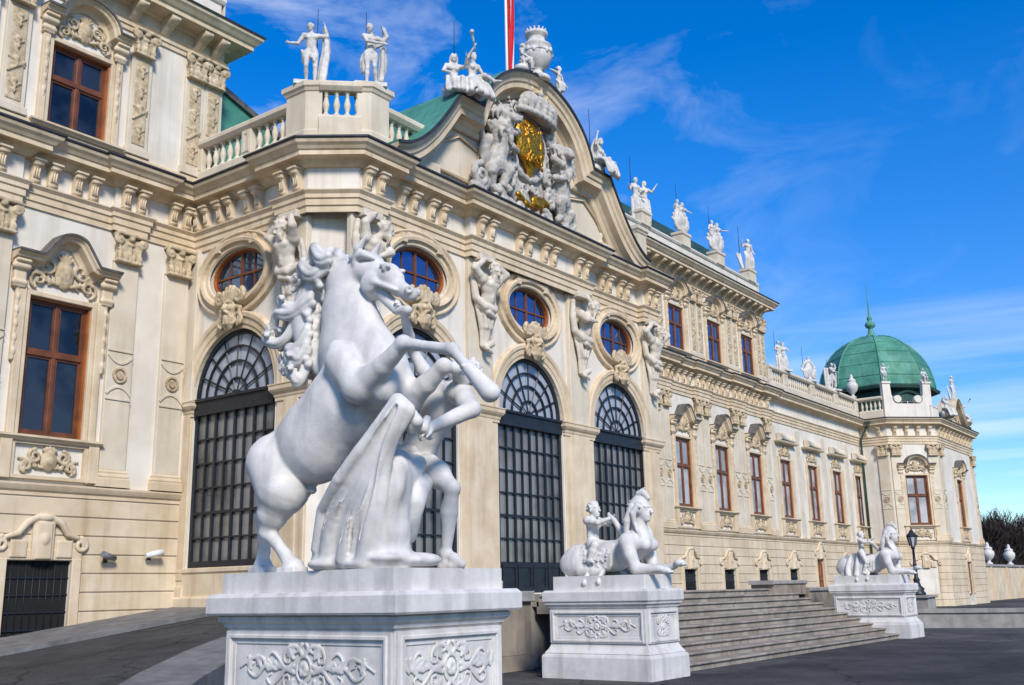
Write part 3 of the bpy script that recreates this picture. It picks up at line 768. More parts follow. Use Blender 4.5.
# ---- upper storey blocks left and right of the portico
def upper_block(x0, x1, left):
    c = MB(FM); W('wall', c.plate(rect(x0, x1, 12.55, 16.75), [rect(u - HW, u + HW, 13.06, 15.33) for u in LW[:3] + RB if x0 < u < x1], 0, .35), 'plaster')
    ends = MB(); 
    for x in (x0, x1):
        i = [ends.vert(p) for p in ((x, D, 12.5), (x, D + 9, 12.5), (x, D + 9, 19), (x, D, 19))]; ends.face(i)
    W('wall', ends, 'plaster')
    path = [(x0, D + 9), (x0, D), (x1, D), (x1, D + 9)]
    W('cornice', MB().sweep(path, [(0, 16.55), (.05, 16.56), (.05, 16.68), (.09, 16.7), (.09, 16.8), (.14, 16.84), (.03, 16.87), (.03, 17.22), (.12, 17.24), (.16, 17.3), (.62, 17.34), (.62, 17.46), (.68, 17.5), (.76, 17.6), (.82, 17.66), (.84, 17.74), (0, 17.8)]), 'trim')
    W('gutter', MB().sweep(path, [(0, 17.74), (.86, 17.74), (.88, 17.8), (.5, 17.86), (0, 17.9)]), 'gutter')
    W('parapet', MB().sweep(path, [(-.25, 17.8), (-.02, 17.8), (-.02, 18.0), (-.08, 18.02), (-.08, 18.78), (-.02, 18.82), (.03, 18.9), (.03, 18.97), (-.3, 18.99)]), 'plaster')
    W('base_course', MB().sweep(path, [(0, 12.6), (.10, 12.6), (.10, 12.98), (.06, 13.02), (0, 13.03)]), 'trim')
upper_block(-8, 17.1, True); upper_block(32.1, 55.7, False)
def drop_mesh():
    S = Sculpt(); S.box(wl(0, 1.25, .0), (.2, .03, 1.25), .005)
    for v, h in ((.35, .16), (1.0, .1), (1.5, .13), (2.1, .15)):
        leaf(S, 0, v - h, PI / 2, h * 2.2, .1, .06); S.ell(wl(0, v + h, .06), (.06, .05, .06))
        for sg in (-1, 1): leaf(S, 0, v, PI / 2 - sg * .9, h * 1.3, .07, .05)
    S.seg(wl(-.2, .72, .04), wl(.2, 1.05, .04), .035); S.seg(wl(-.2, 1.1, .03), wl(.2, .95, .03), .03)
    return S.mesh(.024, name='pilaster_drop')
DROP = drop_mesh()
UCAP = capital_mesh(.62, .78)
def upil():
    m = MB(WALLF); m.bbox(-.31, .31, 0, 2.95, -.02, .10, .015); m.bbox(-.36, .36, 0, .2, -.02, .14, .015)
    o = m.build('upper_pilaster', 'pil', PAL); add('pilaster_drop', DROP, 'relief', o, (0, -.09, .3)); add('capital', UCAP, 'relief', o, (0, -.08, 2.86)); return o
up = upil()
for x in [14.45, 11.05, 10.25, 6.75, 5.95, 16.15, 16.78]: put(up, x, D, 13.02)
for x in (42.73, 46.97, 51.2):
    for sg in (-1, 1): put(up, x + sg * .38, D, 13.02)
put(up, 54.75, D, 13.02); put(up, 55.35, D, 13.02)
def modillion():
    m = MB(WALLF); pr = [(0, 0), (.56, 0), (.57, -.1), (.5, -.17), (.3, -.22), (.16, -.33), (.1, -.44), (0, -.46)]
    a = [m.vert((-.14, v, w)) for w, v in pr]; b = [m.vert((.14, v, w)) for w, v in pr]
    for k in range(len(pr) - 1): m.face((a[k], a[k + 1], b[k + 1], b[k]), 1 < k)
    m.face(a[::-1]); m.face(b); return m.mesh('modillion')
md = add('modillion', modillion(), 'trim', PAL)
for x in [16.78, 16.2, 15.1, 14.1, 13.1, 12.1, 11.1, 10.1, 9.1]: put(md, x, D, 17.33)
x = 41.5
while x < 55.6: put(md, x, D, 17.33); x += .82
# roof behind the parapets
def mansard(x0, x1, y0, y1, z0, z1, ins):
    m = MB(); a = [m.vert(p) for p in ((x0, y0, z0), (x1, y0, z0), (x1, y1, z0), (x0, y1, z0))]; b = [m.vert(p) for p in ((x0 + ins, y0 + ins, z1), (x1 - ins, y0 + ins, z1), (x1 - ins, y1 - ins, z1), (x0 + ins, y1 - ins, z1))]
    for k in range(4): m.face((a[k], a[(k + 1) % 4], b[(k + 1) % 4], b[k]))
    m.face(b); return m
W('roof', mansard(-7, 16.6, D + .7, D + 8.5, 17.9, 21.0, 1.3), 'darkroof')
rr = W('roof', mansard(32.6, 55.2, D + .7, D + 8.5, 17.9, 20.9, 1.2), 'darkroof')
# small copper roof and lantern in the gap behind the portico balustrade
m = MB(); 
for a, b in (((17.3, 12.6), (21.5, 12.6)),):
    m = MB(lambda x, z, y: (x, y, z)).prism([(17.15, 12.6), (22.5, 12.6), (22.5, 14.9), (19.4, 15.72), (17.15, 16.5)], D + .6, D + 7)
W('roof', m, 'copper')
m = MB(lambda x, z, y: (x, y, z)).prism([(17.12, 16.5), (19.4, 15.72), (22.5, 14.9), (22.5, 15.05), (19.42, 15.9), (17.12, 16.72)], D + .5, D + 7.1)
W('roof_edge', m, 'hood')

# ---- the curved pediment
half = [(0, 17.42), (.55, 17.37), (1.08, 17.22), (1.58, 17.0), (2.05, 16.68), (2.45, 16.28), (2.75, 15.8), (2.93, 15.38)]
low = [(3.98, 15.30), (4.2, 14.98), (4.55, 14.5), (5.05, 13.88), (5.6, 13.36), (6.1, 13.05), (6.55, 12.92)]
rgt = smooth_path(half, 3) + [(2.96, 15.3), (3.12, 15.3), (3.9, 15.3)] + smooth_path(low, 3)
edge = [(CX - x, z) for x, z in rgt[::-1]] + [(CX + x, z) for x, z in rgt[1:]]
PED = W('pediment', MB(FF).plate([(CX - 6.5, 12.5), (CX + 6.5, 12.5)] + [(x, z - .06) for x, z in edge[::-1]], (), -.02, .5), 'pil')
ped_prof = [(.74, 0), (.72, .1), (.66, .14), (.58, .16), (.54, .22), (.50, .28), (.46, .5), (.30, .52), (.27, .57), (.16, .60), (.10, .68), (0.0, .72), (-.02, .3), (0, -.4)]
c = MB(FF).sweep(edge, ped_prof); o = c.build('raking_cornice', 'trim', PED)
r = MB(FF).sweep(edge, [(.0, .745), (-.045, .745), (-.06, .5), (-.06, -5.55), (.02, -5.55)]); r.build('pediment_roof', 'copper', PED)
r = MB(FF).sweep(edge, [(.03, .70), (.03, .755), (-.05, .755), (-.05, .70)]); r.build('flashing', 'gutter', PED)
# sunk panels with moulded edges
inner = [(CX + sg * x, z) for sg in (1,) for x, z in ()]
def mould(poly, w=.06, n=.05): return MB(FF).sweep(poly, [(-n, 0), (-n, w), (0, w * .5), (n * .6, w), (n, 0)], closed=True)
for sg in (-1, 1):
    p = [(CX + sg * 5.35, 13.12), (CX + sg * 2.75, 13.12), (CX + sg * 2.35, 13.7), (CX + sg * 2.35, 14.25), (CX + sg * 3.3, 14.45), (CX + sg * 3.95, 14.05), (CX + sg * 4.55, 13.55)]
    if sg > 0: p = p[::-1]
    mould(p).build('panel_moulding', 'trim', PED)
pa = arc(CX, 15.0, 2.15, 1.42, PI, 0, 16)
mb = MB(FF).sweep([(CX - 2.15, 14.5)] + pa + [(CX + 2.15, 14.5)], [(.06, 0), (.06, .08), (0, .04), (-.05, .08), (-.06, 0)]); mb.build('panel_moulding', 'trim', PED)

# ---- balustrades
BAL = MB().lathe([(.085, 0), (.085, .06), (.05, .08), (.045, .12), (.085, .26), (.09, .32), (.05, .5), (.04, .55), (.06, .57), (.04, .6), (.075, .64), (.085, .68)], 10).mesh('baluster')
def balustrade(path, zb, gaps, hgt=1.55, thick=.26, step=.30, label=None):
    """path of the outer face; base block, balusters, top rail; gaps = solid pedestals as distances along each straight"""
    m = MB()
    m.sweep(path, [(-thick - .05, zb), (.05, zb), (.05, zb + .52), (.02, zb + .57), (-.02, zb + .6), (-thick, zb + .6)])
    rl = MB(); rl.sweep(path, [(-thick - .03, zb + 1.28), (.0, zb + 1.28), (.05, zb + 1.34), (.08, zb + 1.38), (.08, zb + 1.48), (.04, zb + 1.53), (-thick - .06, zb + 1.54)])
    o = m.build('balustrade', 'pil', PAL, NPB); rl.build('handrail', 'pil', o)
    if label: o['label'] = label
    for (x0, y0), (x1, y1), gp in zip(path, path[1:], gaps):
        L = math.hypot(x1 - x0, y1 - y0); dx, dy = (x1 - x0) / L, (y1 - y0) / L; nx, ny = dy, -dx
        fm = lambda u, v, w, x0=x0, y0=y0, dx=dx, dy=dy, nx=nx, ny=ny: (x0 + dx * u + nx * w, y0 + dy * u + ny * w, v)
        for a, b in gp: ped = MB(fm); ped.bbox(a, b, zb + .58, zb + 1.3, -thick, .01, .02); ped.plate(rect(a + .06, b - .06, zb + .64, zb + 1.24), [rect(a + .14, b - .14, zb + .72, zb + 1.16)], .03, .03); ped.build('balustrade_pedestal', 'pil', o)
        u = step * .6
        while u < L - step * .4:
            if not any(a - .09 < u < b + .09 for a, b in gp):
                p = fm(u, zb + .6, -thick / 2); add('baluster', BAL, 'pil', o, p)
            u += step
    return o
# portico corner: side, chamfer, front
balustrade([(XS - .1, 23.3), (XS - .1, 19.35)], 12.6, [[(0, .35), (2.05, 2.45)]], step=.31)
balustrade([(16.5, 18.28), (17.25, 17.5)], 12.93, [[]], step=.27)
W('balustrade_base', MB().sweep([(16.44, 18.34), (17.31, 17.44)], [(-.4, 12.6), (.06, 12.6), (.06, 12.96), (-.4, 12.96)]), 'pil')
balustrade([(18.05, DP - .1), (20.3, DP - .1)], 12.6, [[]], step=.29)
balustrade([(28.8, DP - .1), (31.1, DP - .1)], 12.6, [[]], step=.29)
def pedestal_block(poly, z0, z1, name='balustrade_pedestal'):
    m = MB(lambda x, y, z: (x, y, z)); m.prism(poly, z0, z1)
    cpy = Vector((sum(p[0] for p in poly) / len(poly), sum(p[1] for p in poly) / len(poly)))
    m.sweep(poly, [(0, z0), (.05, z0), (.05, z0 + .5), (.02, z0 + .55), (0, z0 + .56)], closed=True)
    m.sweep(poly, [(0, z1 - .3), (.03, z1 - .27), (.06, z1 - .2), (.1, z1 - .16), (.1, z1 - .03), (0, z1)], closed=True)
    return W(name, m, 'pil')
# polygons run with the outside on their right
CP1 = [(XS + .3, 19.35), (XS - .18, 19.35), (XS - .18, 18.62), (XS + .08, 18.28), (XS + .55, 18.7)]
CP2 = [(17.62, 18.05), (17.2, 17.62), (17.45, 17.36), (18.1, 17.36), (18.1, 18.05)]
pedestal_block(CP1, 12.6, 14.5); pedestal_block(CP2, 12.6, 14.5)
mir = lambda P: [(2 * CX - x, y) for x, y in P[::-1]]
pedestal_block(mir(CP1), 12.6, 14.4); pedestal_block(mir(CP2), 12.6, 14.4)
# lower wing
LWG = [(0, .5), (2.2, 2.9), (6.55, 7.35), (10.75, 11.55), (14.8, 15.4)]
balustrade([(55.9, D - .1), (71.3, D - .1)], 12.6, [LWG], hgt=1.5, step=.33)
# pedestals for the statues on the right parapet
m = MB()
STX = [42.3, 46.5, 50.6, 54.8]
for x in STX: 
    pedestal_block([(x - .42, D + .45), (x - .42, D - .02), (x + .42, D - .02), (x + .42, D + .45)], 18.9, 19.66, 'parapet_pedestal')

# ---- corner pavilion
def face_frame(p0, p1):
    return math.atan2(p1[1] - p0[1], p1[0] - p0[0]), math.hypot(p1[0] - p0[0], p1[1] - p0[1])
def local_fm(p0, rz): 
    c_, s_ = cos(rz), sin(rz)
    return lambda u, v, w: (p0[0] + c_ * u + s_ * w, p0[1] + s_ * u - c_ * w, v)
for k in range(5):
    p0, p1 = PAV[k], PAV[k + 1]; rz, L = face_frame(p0, p1); fm = local_fm(p0, rz)
    hs = []; bs = []
    if k == 1: hs = [rect(L / 2 - HW, L / 2 + HW, 5.32, 8.65)]
    if k == 2: hs = [rect(u - HW, u + HW, 5.32, 8.65) for u in (L / 2,)] + [rect(L / 2 - .6, L / 2 + .6, .05, 2.9)]; bs = [(L / 2, .84, 0, 3.0)]
    if k == 3: hs = [rect(L / 2 - HW, L / 2 + HW, 5.32, 8.65)]
    W('wall', MB(fm).plate(rect(0, L, -.3, 12.6), hs, 0, .35), 'plaster')
    if k == 1: bs = [(L / 2, .85, .9, 2.6)]
    W('rusticated_base', courses(fm, .03, L - .03, bs), 'base')
    if k in (1, 2, 3):
        p = fm(L / 2, 5.32, 0); w_ = window('window', 1.6, 3.33, 'curved', 'curtain') if k == 1 else None
        if k == 1: WP = w_
        put(WP, *p, rz)
    if k < 4:
        for u in ((.42, L - .42) if k in (1, 2, 3) else (L - .4,)):
            put(pl, *fm(u, 4.25, 0), rz)
    if k == 1:
        W('blind_panel', MB(fm).plate(rect(L / 2 - .8, L / 2 + .8, .85, 2.5), (), .03, .05), 'plaster')
        q = add('keystone', KEY, 'base', PAL); put(q, *fm(L / 2, 2.5, .0), rz)
    if k == 2: put(bd, *fm(L / 2, .75, 0), rz)
    for u in np.linspace(.5, L - .5, max(2, int(L / .85))): put(fb, *fm(u, 11.99, 0), rz)
# pavilion attic: parapet, balustrades, small pediment
W('parapet', MB().sweep([(71.35, 21.75), (73.6, 18.86), (75.5, 18.86)][1:], [(-.3, 12.6), (.02, 12.6), (.02, 13.4), (.06, 13.45), (.06, 13.52), (-.3, 13.54)]), 'plaster')
p0, p1 = PAV[1], PAV[2]; rz, L = face_frame(p0, p1); fm = local_fm(p0, rz)
para = [(0, 12.6), (L, 12.6), (L, 15.0), (L - .55, 15.0), (L - .6, 14.2)] + arc(L - 1.0, 13.95, .35, .35, .4, -PI / 2, 5) + [(1.0, 13.6)] + arc(1.0, 13.95, .35, .35, -PI / 2, -PI - .4, 5) + [(.6, 14.2), (.55, 15.0), (0, 15.0)]
o = W('attic_parapet', MB(fm).prism(para, -.3, .05), 'plaster')
m = MB(fm)
for a, b in ((-.06, .62), (L - .62, L + .06)): m.bbox(a, b, 15.0, 15.14, -.36, .12)
for u in (1.02, L - 1.02): m.tube([(u, 13.92, -.3), (u, 13.92, .12)], .26, 12)
m.build('parapet_scroll', 'plaster', o)
balustrade([(71.2, D - .2), (71.2, 21.4)], 12.6, [[]], step=.3)
p0, p1 = PAV[2], PAV[3]; Lf = 9.6
fmf = lambda u, v, w: (p0[0] + u, p0[1] - w, v)
gp = smooth_path([(1.9, 12.65), (2.7, 12.8), (3.4, 13.4), (4.0, 14.1), (4.8, 14.5), (5.6, 14.1), (6.2, 13.4), (6.9, 12.8), (7.7, 12.65)], 4)
o = W('pavilion_gable', MB(fmf).prism([(7.7, 12.5), (1.9, 12.5)][::-1] + gp[::-1], -.6, .1), 'trim')
MB(fmf).sweep(gp, [(.3, .0), (.26, .2), (.12, .24), (.1, .55), (.0, .7), (-.03, .7), (-.03, -.6)]).build('raking_cornice', 'trim', o)
q = add('gable_relief', HOODREL, 'relief', o, (p0[0] + 4.8, p0[1] - .1, 12.85)); q.scale = (1.2, 1.2, 1.2)
# drum, dormer and octagonal dome
DCX, DCY = 79.6, 24.2
def octa(m, prof, sx, sy, sm=False):
    rows = []
    for r, z in prof: rows.append([m.vert((DCX + sx * r * cos(PI / 8 + k * PI / 4), DCY + sy * r * sin(PI / 8 + k * PI / 4), z)) for k in range(8)])
    for a, b in zip(rows, rows[1:]):
        for k in range(8): m.face((a[k], a[(k + 1) % 8], b[(k + 1) % 8], b[k]), sm)
    m.face(rows[-1]); return m
DM = W('dome', octa(MB(), [(1.04, 15.75)] + [(1.04 * cos(t) ** .92 + .0, 15.75 + 4.55 * sin(t)) for t in [PI / 2 * k / 12 for k in range(1, 12)]] + [(.05, 20.32)], 4.15, 4.1), 'dome')
m = MB()
for k in range(8):
    a = PI / 8 + k * PI / 4
    pts = [(DCX + 4.15 * r * cos(a), DCY + 4.1 * r * sin(a), z) for r, z in [(1.04 * cos(t) ** .92, 15.75 + 4.55 * sin(t)) for t in [PI / 2 * j / 12 for j in range(12)]]]
    m.tube(pts, .07, 5)
m.build('dome_rib', 'dome', DM)
for t_ in (.18, .40, .64, .90):
    r_, z_ = 1.04 * cos(t_) ** .92, 15.75 + 4.55 * sin(t_); octa(MB(), [(r_ + .002, z_ - .04), (r_ + .010, z_), (r_ - .01, z_ + .05)], 4.15, 4.1).build('dome_seam', 'dome', DM)
octa(MB(), [(1.0, 15.4), (1.10, 15.5), (1.12, 15.7), (1.04, 15.85)], 4.15, 4.1).build('dome_eave', 'darkroof', DM)
octa(MB(), [(.90, 12.55), (.90, 15.5)], 4.15, 4.1).build('drum', 'darkroof', DM)
f = MB(); f.lathe([(.55, 20.15), (.4, 20.4), (.25, 20.6), (.18, 20.9), (.16, 21.0), (.34, 21.1), (.42, 21.28), (.34, 21.46), (.14, 21.6), (.2, 21.74), (.2, 21.86), (.08, 22.05), (.04, 23.0), (.015, 25.0)], 12, (DCX, DCY, 0)); f.build('finial', 'dome', DM)
dr = math.radians(-45)
def dfm(u, v, w): 
    bx, by = 75.9, 21.0; c_, s_ = cos(dr), sin(dr); return (bx + c_ * u + s_ * w, by + s_ * u - c_ * w, v)
d_ = MB(dfm); d_.plate([(-.85, 12.6), (.85, 12.6), (.85, 14.5)] + arc(0, 14.5, .85, .55, 0, PI, 8)[1:-1] + [(-.85, 14.5)], [rect(-.5, .5, 13.2, 14.35)], .1, 1.2)
d_ = d_.build('dormer', 'darkroof', DM)
g = MB(dfm); g.box(-.03, .03, 13.2, 14.35, .0, .06); g.box(-.5, .5, 13.75, 13.81, .0, .055); g.plate(rect(-.5, .5, 13.2, 14.35), [rect(-.45, .45, 13.25, 14.3)], .05, .06); g.build('dormer_frame', 'plaster', d_)
MB(dfm).plate(rect(-.5, .5, 13.2, 14.35), (), -.01, 0, rim=False).build('pane', 'glass', d_)
MB(dfm).sweep(arc(0, 14.5, .85, .55, PI, 0, 10), [(.12, .1), (.1, .25), (-.05, .3), (-.08, -1)]).build('dormer_hood', 'darkroof', d_)
# downpipe in the corner between wing and pavilion
m = MB(); m.tube([(70.95, D - .75, 12.45), (70.95, D - .7, 12.1), (70.85, D - .2, 11.2), (70.85, D - .18, .4)], .075, 8); m.box(70.7, 71.2, D - .95, D - .6, 12.2, 12.52)
W('downpipe', m, 'darkroof')
W('interior_blackout', MB().box(-7.9, XS - .4, D + 3.0, D + 9, 0, 12.5).box(XE + .4, 71, D + 3.0, D + 9, 0, 12.5).box(-7.9, XS, D + 1.2, D + 1.25, 0, 12.4).box(XE, 71, D + 1.2, D + 1.25, 0, 12.4).box(XE + .3, 71, D + 1.2, D + 9, 12.4, 12.55).box(-7.9, 17, D + 1.2, D + 9, 12.4, 12.55).box(XS + .6, XE - .6, DP + .6, D + 1, 12.45, 12.58), 'dark', None)  # unseen black boxes added behind the walls to black out the interior
# ================================================================== THE SETTING
def struct(name, mb, mat):
    o = mb.build(name, mat); o['kind'] = 'structure'; return o
struct('ground', MB().plate(rect(-400, 700, -500, 500), (), 0, 0, rim=False), 'asphalt')
# carriage ramps on both sides of the portico
def rz_(x): return max(0.004, min(1.44, (x - 6.0) * .125 - .06))
def ramp(mirror):
    f = (lambda x: x) if not mirror else (lambda x: 2 * CX - x)
    m = MB(); xs = [5.8, 8, 9.8, 11.5, 12.8, 14.2, 15.4, 16.5]; inner = 20.9
    lo = {5.8: 11.5, 8: 13.0, 9.8: 14.5, 11.5: 15.7, 12.8: 16.4, 14.2: 16.0, 15.4: 14.9, 16.5: 13.6}
    for a, b in zip(xs, xs[1:]):
        i = [m.vert(p) for p in ((f(a), lo[a], rz_(a)), (f(b), lo[b], rz_(b)), (f(b), inner, rz_(b)), (f(a), inner, rz_(a)))]; m.face(i)
    i = [m.vert(p) for p in ((f(16.5), 13.6, 1.44), (f(17.3), 13.2, 1.48), (f(17.3), DP, 1.48), (f(16.5), DP, 1.44))]; m.face(i)
    struct('ramp', m, 'asphalt2')
    # pavement at the foot of the wall
    m = MB(); q = [(x, .02 + max(0, (x - 6) * .125 + .02)) for x in (-8, 6, 9, 12, 14, 16.5)]
    for (a, za), (b, zb) in zip(q, q[1:]):
        m.face([m.vert(p) for p in ((f(a), 20.7, za), (f(b), 20.7, zb), (f(b), D - .05, zb + .02), (f(a), D - .05, za + .02))])
        m.face([m.vert(p) for p in ((f(a), 20.7, za - .4), (f(b), 20.7, zb - .4), (f(b), 20.7, zb), (f(a), 20.7, za))])
    struct('pavement', m, 'kerbstone')
    if not mirror:   # broad sloping kerb stone along the outer edge
        path = [(x, lo[x]) for x in xs if x <= 15.4]; m = MB()
        for (a, ya), (b, yb) in zip(path, path[1:]):
            za, zb = rz_(a) + .06, rz_(b) + .06
            top = [(a, ya + .1, za), (b, yb + .1, zb), (b + .3, yb - 1.1, zb - .03), (a + .3, ya - 1.1, za - .03)]
            m.face([m.vert(p) for p in top]); m.face([m.vert(p) for p in (top[0], top[1], (b, yb + .1, zb - .2), (a, ya + .1, za - .2))])
            m.face([m.vert(p) for p in (top[3], top[2], (b + .3, yb - 1.1, -.1), (a + .3, ya - 1.1, -.1))])
        struct('kerb', m, 'kerbstone')
ramp(False); ramp(True)
m = MB(); m.box(14.2, 15.4, 20.3, 20.62, 0, .01); 
o = MB(lambda x, y, z: (x, y, rz_(x) + .004 + z)).box(13.6, 15.6, 20.05, 20.35, 0, .004).build('drain_grate', 'gutter')
tag(o, 'dark drain strip set in the asphalt ramp by the palace wall', 'drain')
struct('terrace', MB().box(17.3, 31.9, 13.35, DP - .0, -.1, 1.49), 'granite')
# retaining wall of the terrace left of the near sphinx
def retaining(x0, x1, y, label):
    t = thing('terrace_wall', label, 'wall', ((x0 + x1) / 2, y, 0)); L = (x1 - x0) / 2
    MB().box(-L, L, 0, .34, 0, .30).build('wall_base', 'terrace', t)
    m = MB(); n = max(1, int(L * 2 / 1.2))
    for k in range(n): m.bbox(-L + 2 * L * k / n + .004, -L + 2 * L * (k + 1) / n - .004, .3, 1.36, -.34, -.045, .01)
    o = MB(WALLF); o.v = m.v; o.f = m.f; o.sm = m.sm; o.v = [(p[0], -p[2], p[1]) for p in m.v]; o.build('wall_face', 'terrace', t)
    MB(WALLF).bbox(-L, L, 1.36, 1.58, -.5, .06, .02).build('coping', 'granite', t)
retaining(15.2, 18.15, 13.1, 'stained stone terrace wall with pale coping between the horse pedestal and the near sphinx')
# stairs
st = thing('staircase', 'broad flight of worn grey brown stone steps between the two sphinx pedestals', 'stairs', (25.2, 9.8, 0))
NS = 10; rng = random.Random(3)
for k in range(NS):
    y0 = .0 + k * .37; m = MB()
    # each step is laid from long blocks
    x = -6.75
    while x < 6.8:
        L = min(rng.uniform(2.6, 4.4), 6.8 - x) if 6.8 - x > 1.4 else 6.8 - x
        dz = rng.uniform(-.004, .004); z1 = (k + 1) * .15
        mm = MB(lambda a, b, c: (a, y0 - c, b)); mm.bbox(x + .0015, x + L - .0015, k * .15 - .1, z1 - .05, -.46, -.03, .01); mm.bbox(x + .0015, x + L - .0015, z1 - .05, z1 + dz, -.46, 0.02, .015); n0 = len(m.v); m.v += mm.v; m.f += [tuple(i + n0 for i in f) for f in mm.f]; m.sm += mm.sm
        x += L
    m.build('step', 'stair', st)
# stone cheek blocks behind the far sphinx
t = thing('stair_parapet', 'stepped grey stone cheek wall at the head of the stairs beside the far sphinx', 'wall', (33.1, 13.2, 0))
MB().box(-2.6, -.05, -.25, .5, 1.3, 1.62).build('block', 'terrace', t); MB(WALLF).bbox(-2.7, 0, 1.62, 1.74, -.55, .3, .02).build('coping', 'granite', t)
MB().box(-.0, 2.3, -.3, .5, 0, 1.38).build('block', 'terrace', t); MB(WALLF).bbox(0.04, 2.4, 1.38, 1.5, -.55, .36, .02).build('coping', 'granite', t)
# curved retaining wall of the right ramp
t = thing('ramp_wall', 'low grey curved ramp wall with flat coping beyond the far sphinx', 'wall', (39.3, 11, 0))
pth = smooth_path([(33.6, 13.3), (36.2, 13.6), (38.4, 12.6), (39.3, 11.0), (39.8, 8.6), (40.6, 5.8), (42.6, 3.2), (46, 1.4)], 5); pl_ = [(x - 39.3, y - 11) for x, y in pth]
MB().sweep(pl_, [(0, 0), (0, .52), (-.5, .52), (-.5, 0)]).build('wall_face', 'granite', t)
MB().sweep(pl_, [(.06, .52), (.06, .66), (-.56, .66), (-.56, .52), (.06, .52)]).build('coping', 'granite', t)
m = MB(); c0 = m.vert((60, 17, .45)); idx = [m.vert((x + .3, y, .52)) for x, y in pth]; e = [m.vert((70, 18.5, .3)), m.vert((60, 22, .4)), m.vert((36, 22, .6))]
far = [(x + 22, max(y, 2) * 1.0 + 3, .2) for x, y in pth]
for a, b in zip(range(len(pth) - 1), range(1, len(pth))):
    m.face((idx[a], idx[b], m.vert(far[b]), m.vert(far[a])))
struct('forecourt', m, 'asphalt2')
# street lamp on its stone block
t = thing('street_lamp', 'black cast iron street lamp on a grey stone block beside the far sphinx', 'street lamp', (41.95, 12.0, .5))
MB(WALLF).bbox(-.5, .5, 0, .52, -.5, .5, .03).bbox(-.58, .58, .52, .62, -.58, .58, .02).build('plinth', 'granite', t)
LS = lambda pr: [(r * .9, .62 + (z - .62) * .86) for r, z in pr]
MB().lathe(LS([(.34, .62), (.34, .70), (.26, .8), (.3, .9), (.17, 1.02), (.12, 1.2), (.15, 1.28), (.085, 1.4), (.075, 1.9), (.10, 1.94), (.065, 2.0), (.05, 2.62), (.08, 2.66), (.1, 2.72), (.04, 2.78)]), 12).build('post', 'iron', t)
q = MB().lathe(LS([(.10, 2.76), (.12, 2.8), (.19, 3.16), (.20, 3.18), (.21, 3.2)]), 6, sm=False).build('lantern', 'curtain', t)
m = MB()
for k in range(6):
    a = k * PI / 3; m.tube([(.11 * cos(a), .11 * sin(a), 2.48), (.19 * cos(a), .19 * sin(a), 2.84)], .022, 4)
m.lathe(LS([(.23, 3.18), (.25, 3.22), (.13, 3.36), (.1, 3.38), (.1, 3.44), (.03, 3.5), (.02, 3.6)]), 6, sm=False); m.build('lantern_frame', 'iron', t)
# far boundary wall with two urns, bare trees behind
t = thing('boundary_wall', 'cream plaster garden wall with flat buttresses right of the pavilion', 'wall', (104, 21, 0))
MB(WALLF).box(-18, 26, 0, 2.75, -.5, 0).build('wall_face', 'base', t)
m = MB(WALLF)
for x in (-14.2, -9.2, -3.5, 2, 8, 14, 20): m.bbox(x - .12, x + .12, 0, 2.75, -.01, .14)
m.build('buttress', 'trim', t)
MB(WALLF).bbox(-18, 26, 2.75, 2.95, -.6, .12, .03).build('coping', 'granite', t)
URN = [(.32, 0), (.32, .12), (.2, .16), (.13, .3), (.2, .38), (.46, .62), (.56, .9), (.54, 1.12), (.40, 1.28), (.36, 1.36), (.42, 1.42), (.40, 1.5), (.24, 1.58), (.14, 1.7), (.17, 1.8), (.08, 1.95), (.03, 2.02)]
for x, lab in ((95.6, 'pale stone vase on the garden wall, the one nearer the pavilion'), (103.6, 'pale stone vase on the garden wall, the one farther from the pavilion')):
    tag(MB().lathe([(r * .9, z * .92) for r, z in URN], 16).build('stone_vase', 'statue', None, (x, 21.2, 2.95)), lab, 'vase', 'vases on the garden wall')
M['bark'] = plain('dark_bark', (.028, .022, .018), .9, var=.3)
M['twig'] = plain('bare_twigs', (.030, .019, .016), .95, var=.4)
def bare_tree(x, y, h, spread, seed, label):
    r = random.Random(seed); t = thing('bare_tree', label, 'tree', (x, y, 0), 0, 'bare trees behind the garden wall')
    tr = MB(); tw = MB()
    def grow(p, d, L, rd, lv):
        q = p + d * L
        (tr if lv < 3 else tw).tube([tuple(p), tuple((p + q) / 2 + Vector((r.uniform(-.06, .06) * L, r.uniform(-.06, .06) * L, 0))), tuple(q)], [rd, rd * .85, rd * .65], 5 if lv < 3 else 3)
        if lv >= 6: return
        for k in range(3 if lv < 5 else 4):
            nd = (d + Vector((r.uniform(-1, 1), r.uniform(-1, 1), r.uniform(-.35, .6))) * spread).normalized()
            grow(p + d * L * r.uniform(.55, 1.), nd, L * r.uniform(.6, .82), rd * .6, lv + 1)
    grow(Vector((0, 0, 0)), Vector((0, 0, 1)), h * .25, h * .022, 0)
    for k in range(2600):
        th, u_ = r.uniform(0, 2 * PI), r.uniform(-.8, 1.); rr_ = h * .42 * (r.random() ** .4) * (.85 + .2 * sin(3 * th + seed)); q = math.sqrt(max(0, 1 - u_ * u_))
        p = Vector((rr_ * q * cos(th), rr_ * q * sin(th), h * .56 + rr_ * u_ * 1.0)); d = (p - Vector((0, 0, h * .3))).normalized() + Vector((r.uniform(-.6, .6), r.uniform(-.6, .6), r.uniform(-.3, .5)))
        tw.tube([tuple(p - d * .5), tuple(p), tuple(p + d * .35)], [.035, .028, .012], 3)
    tr.build('trunk', 'bark', t); tw.build('crown', 'twig', t)
bare_tree(121, 27.3, 8.6, .85, 2, 'bare dark tree close to the pavilion behind the garden wall')
bare_tree(126, 26.3, 9.4, .9, 5, 'bare dark tree rising behind the two vases')
bare_tree(132, 26.0, 9.2, .9, 8, 'bare dark tree behind the garden wall at the frame edge')
bare_tree(137, 29.0, 10, .9, 13, 'bare dark tree standing behind the front row of bare trees')
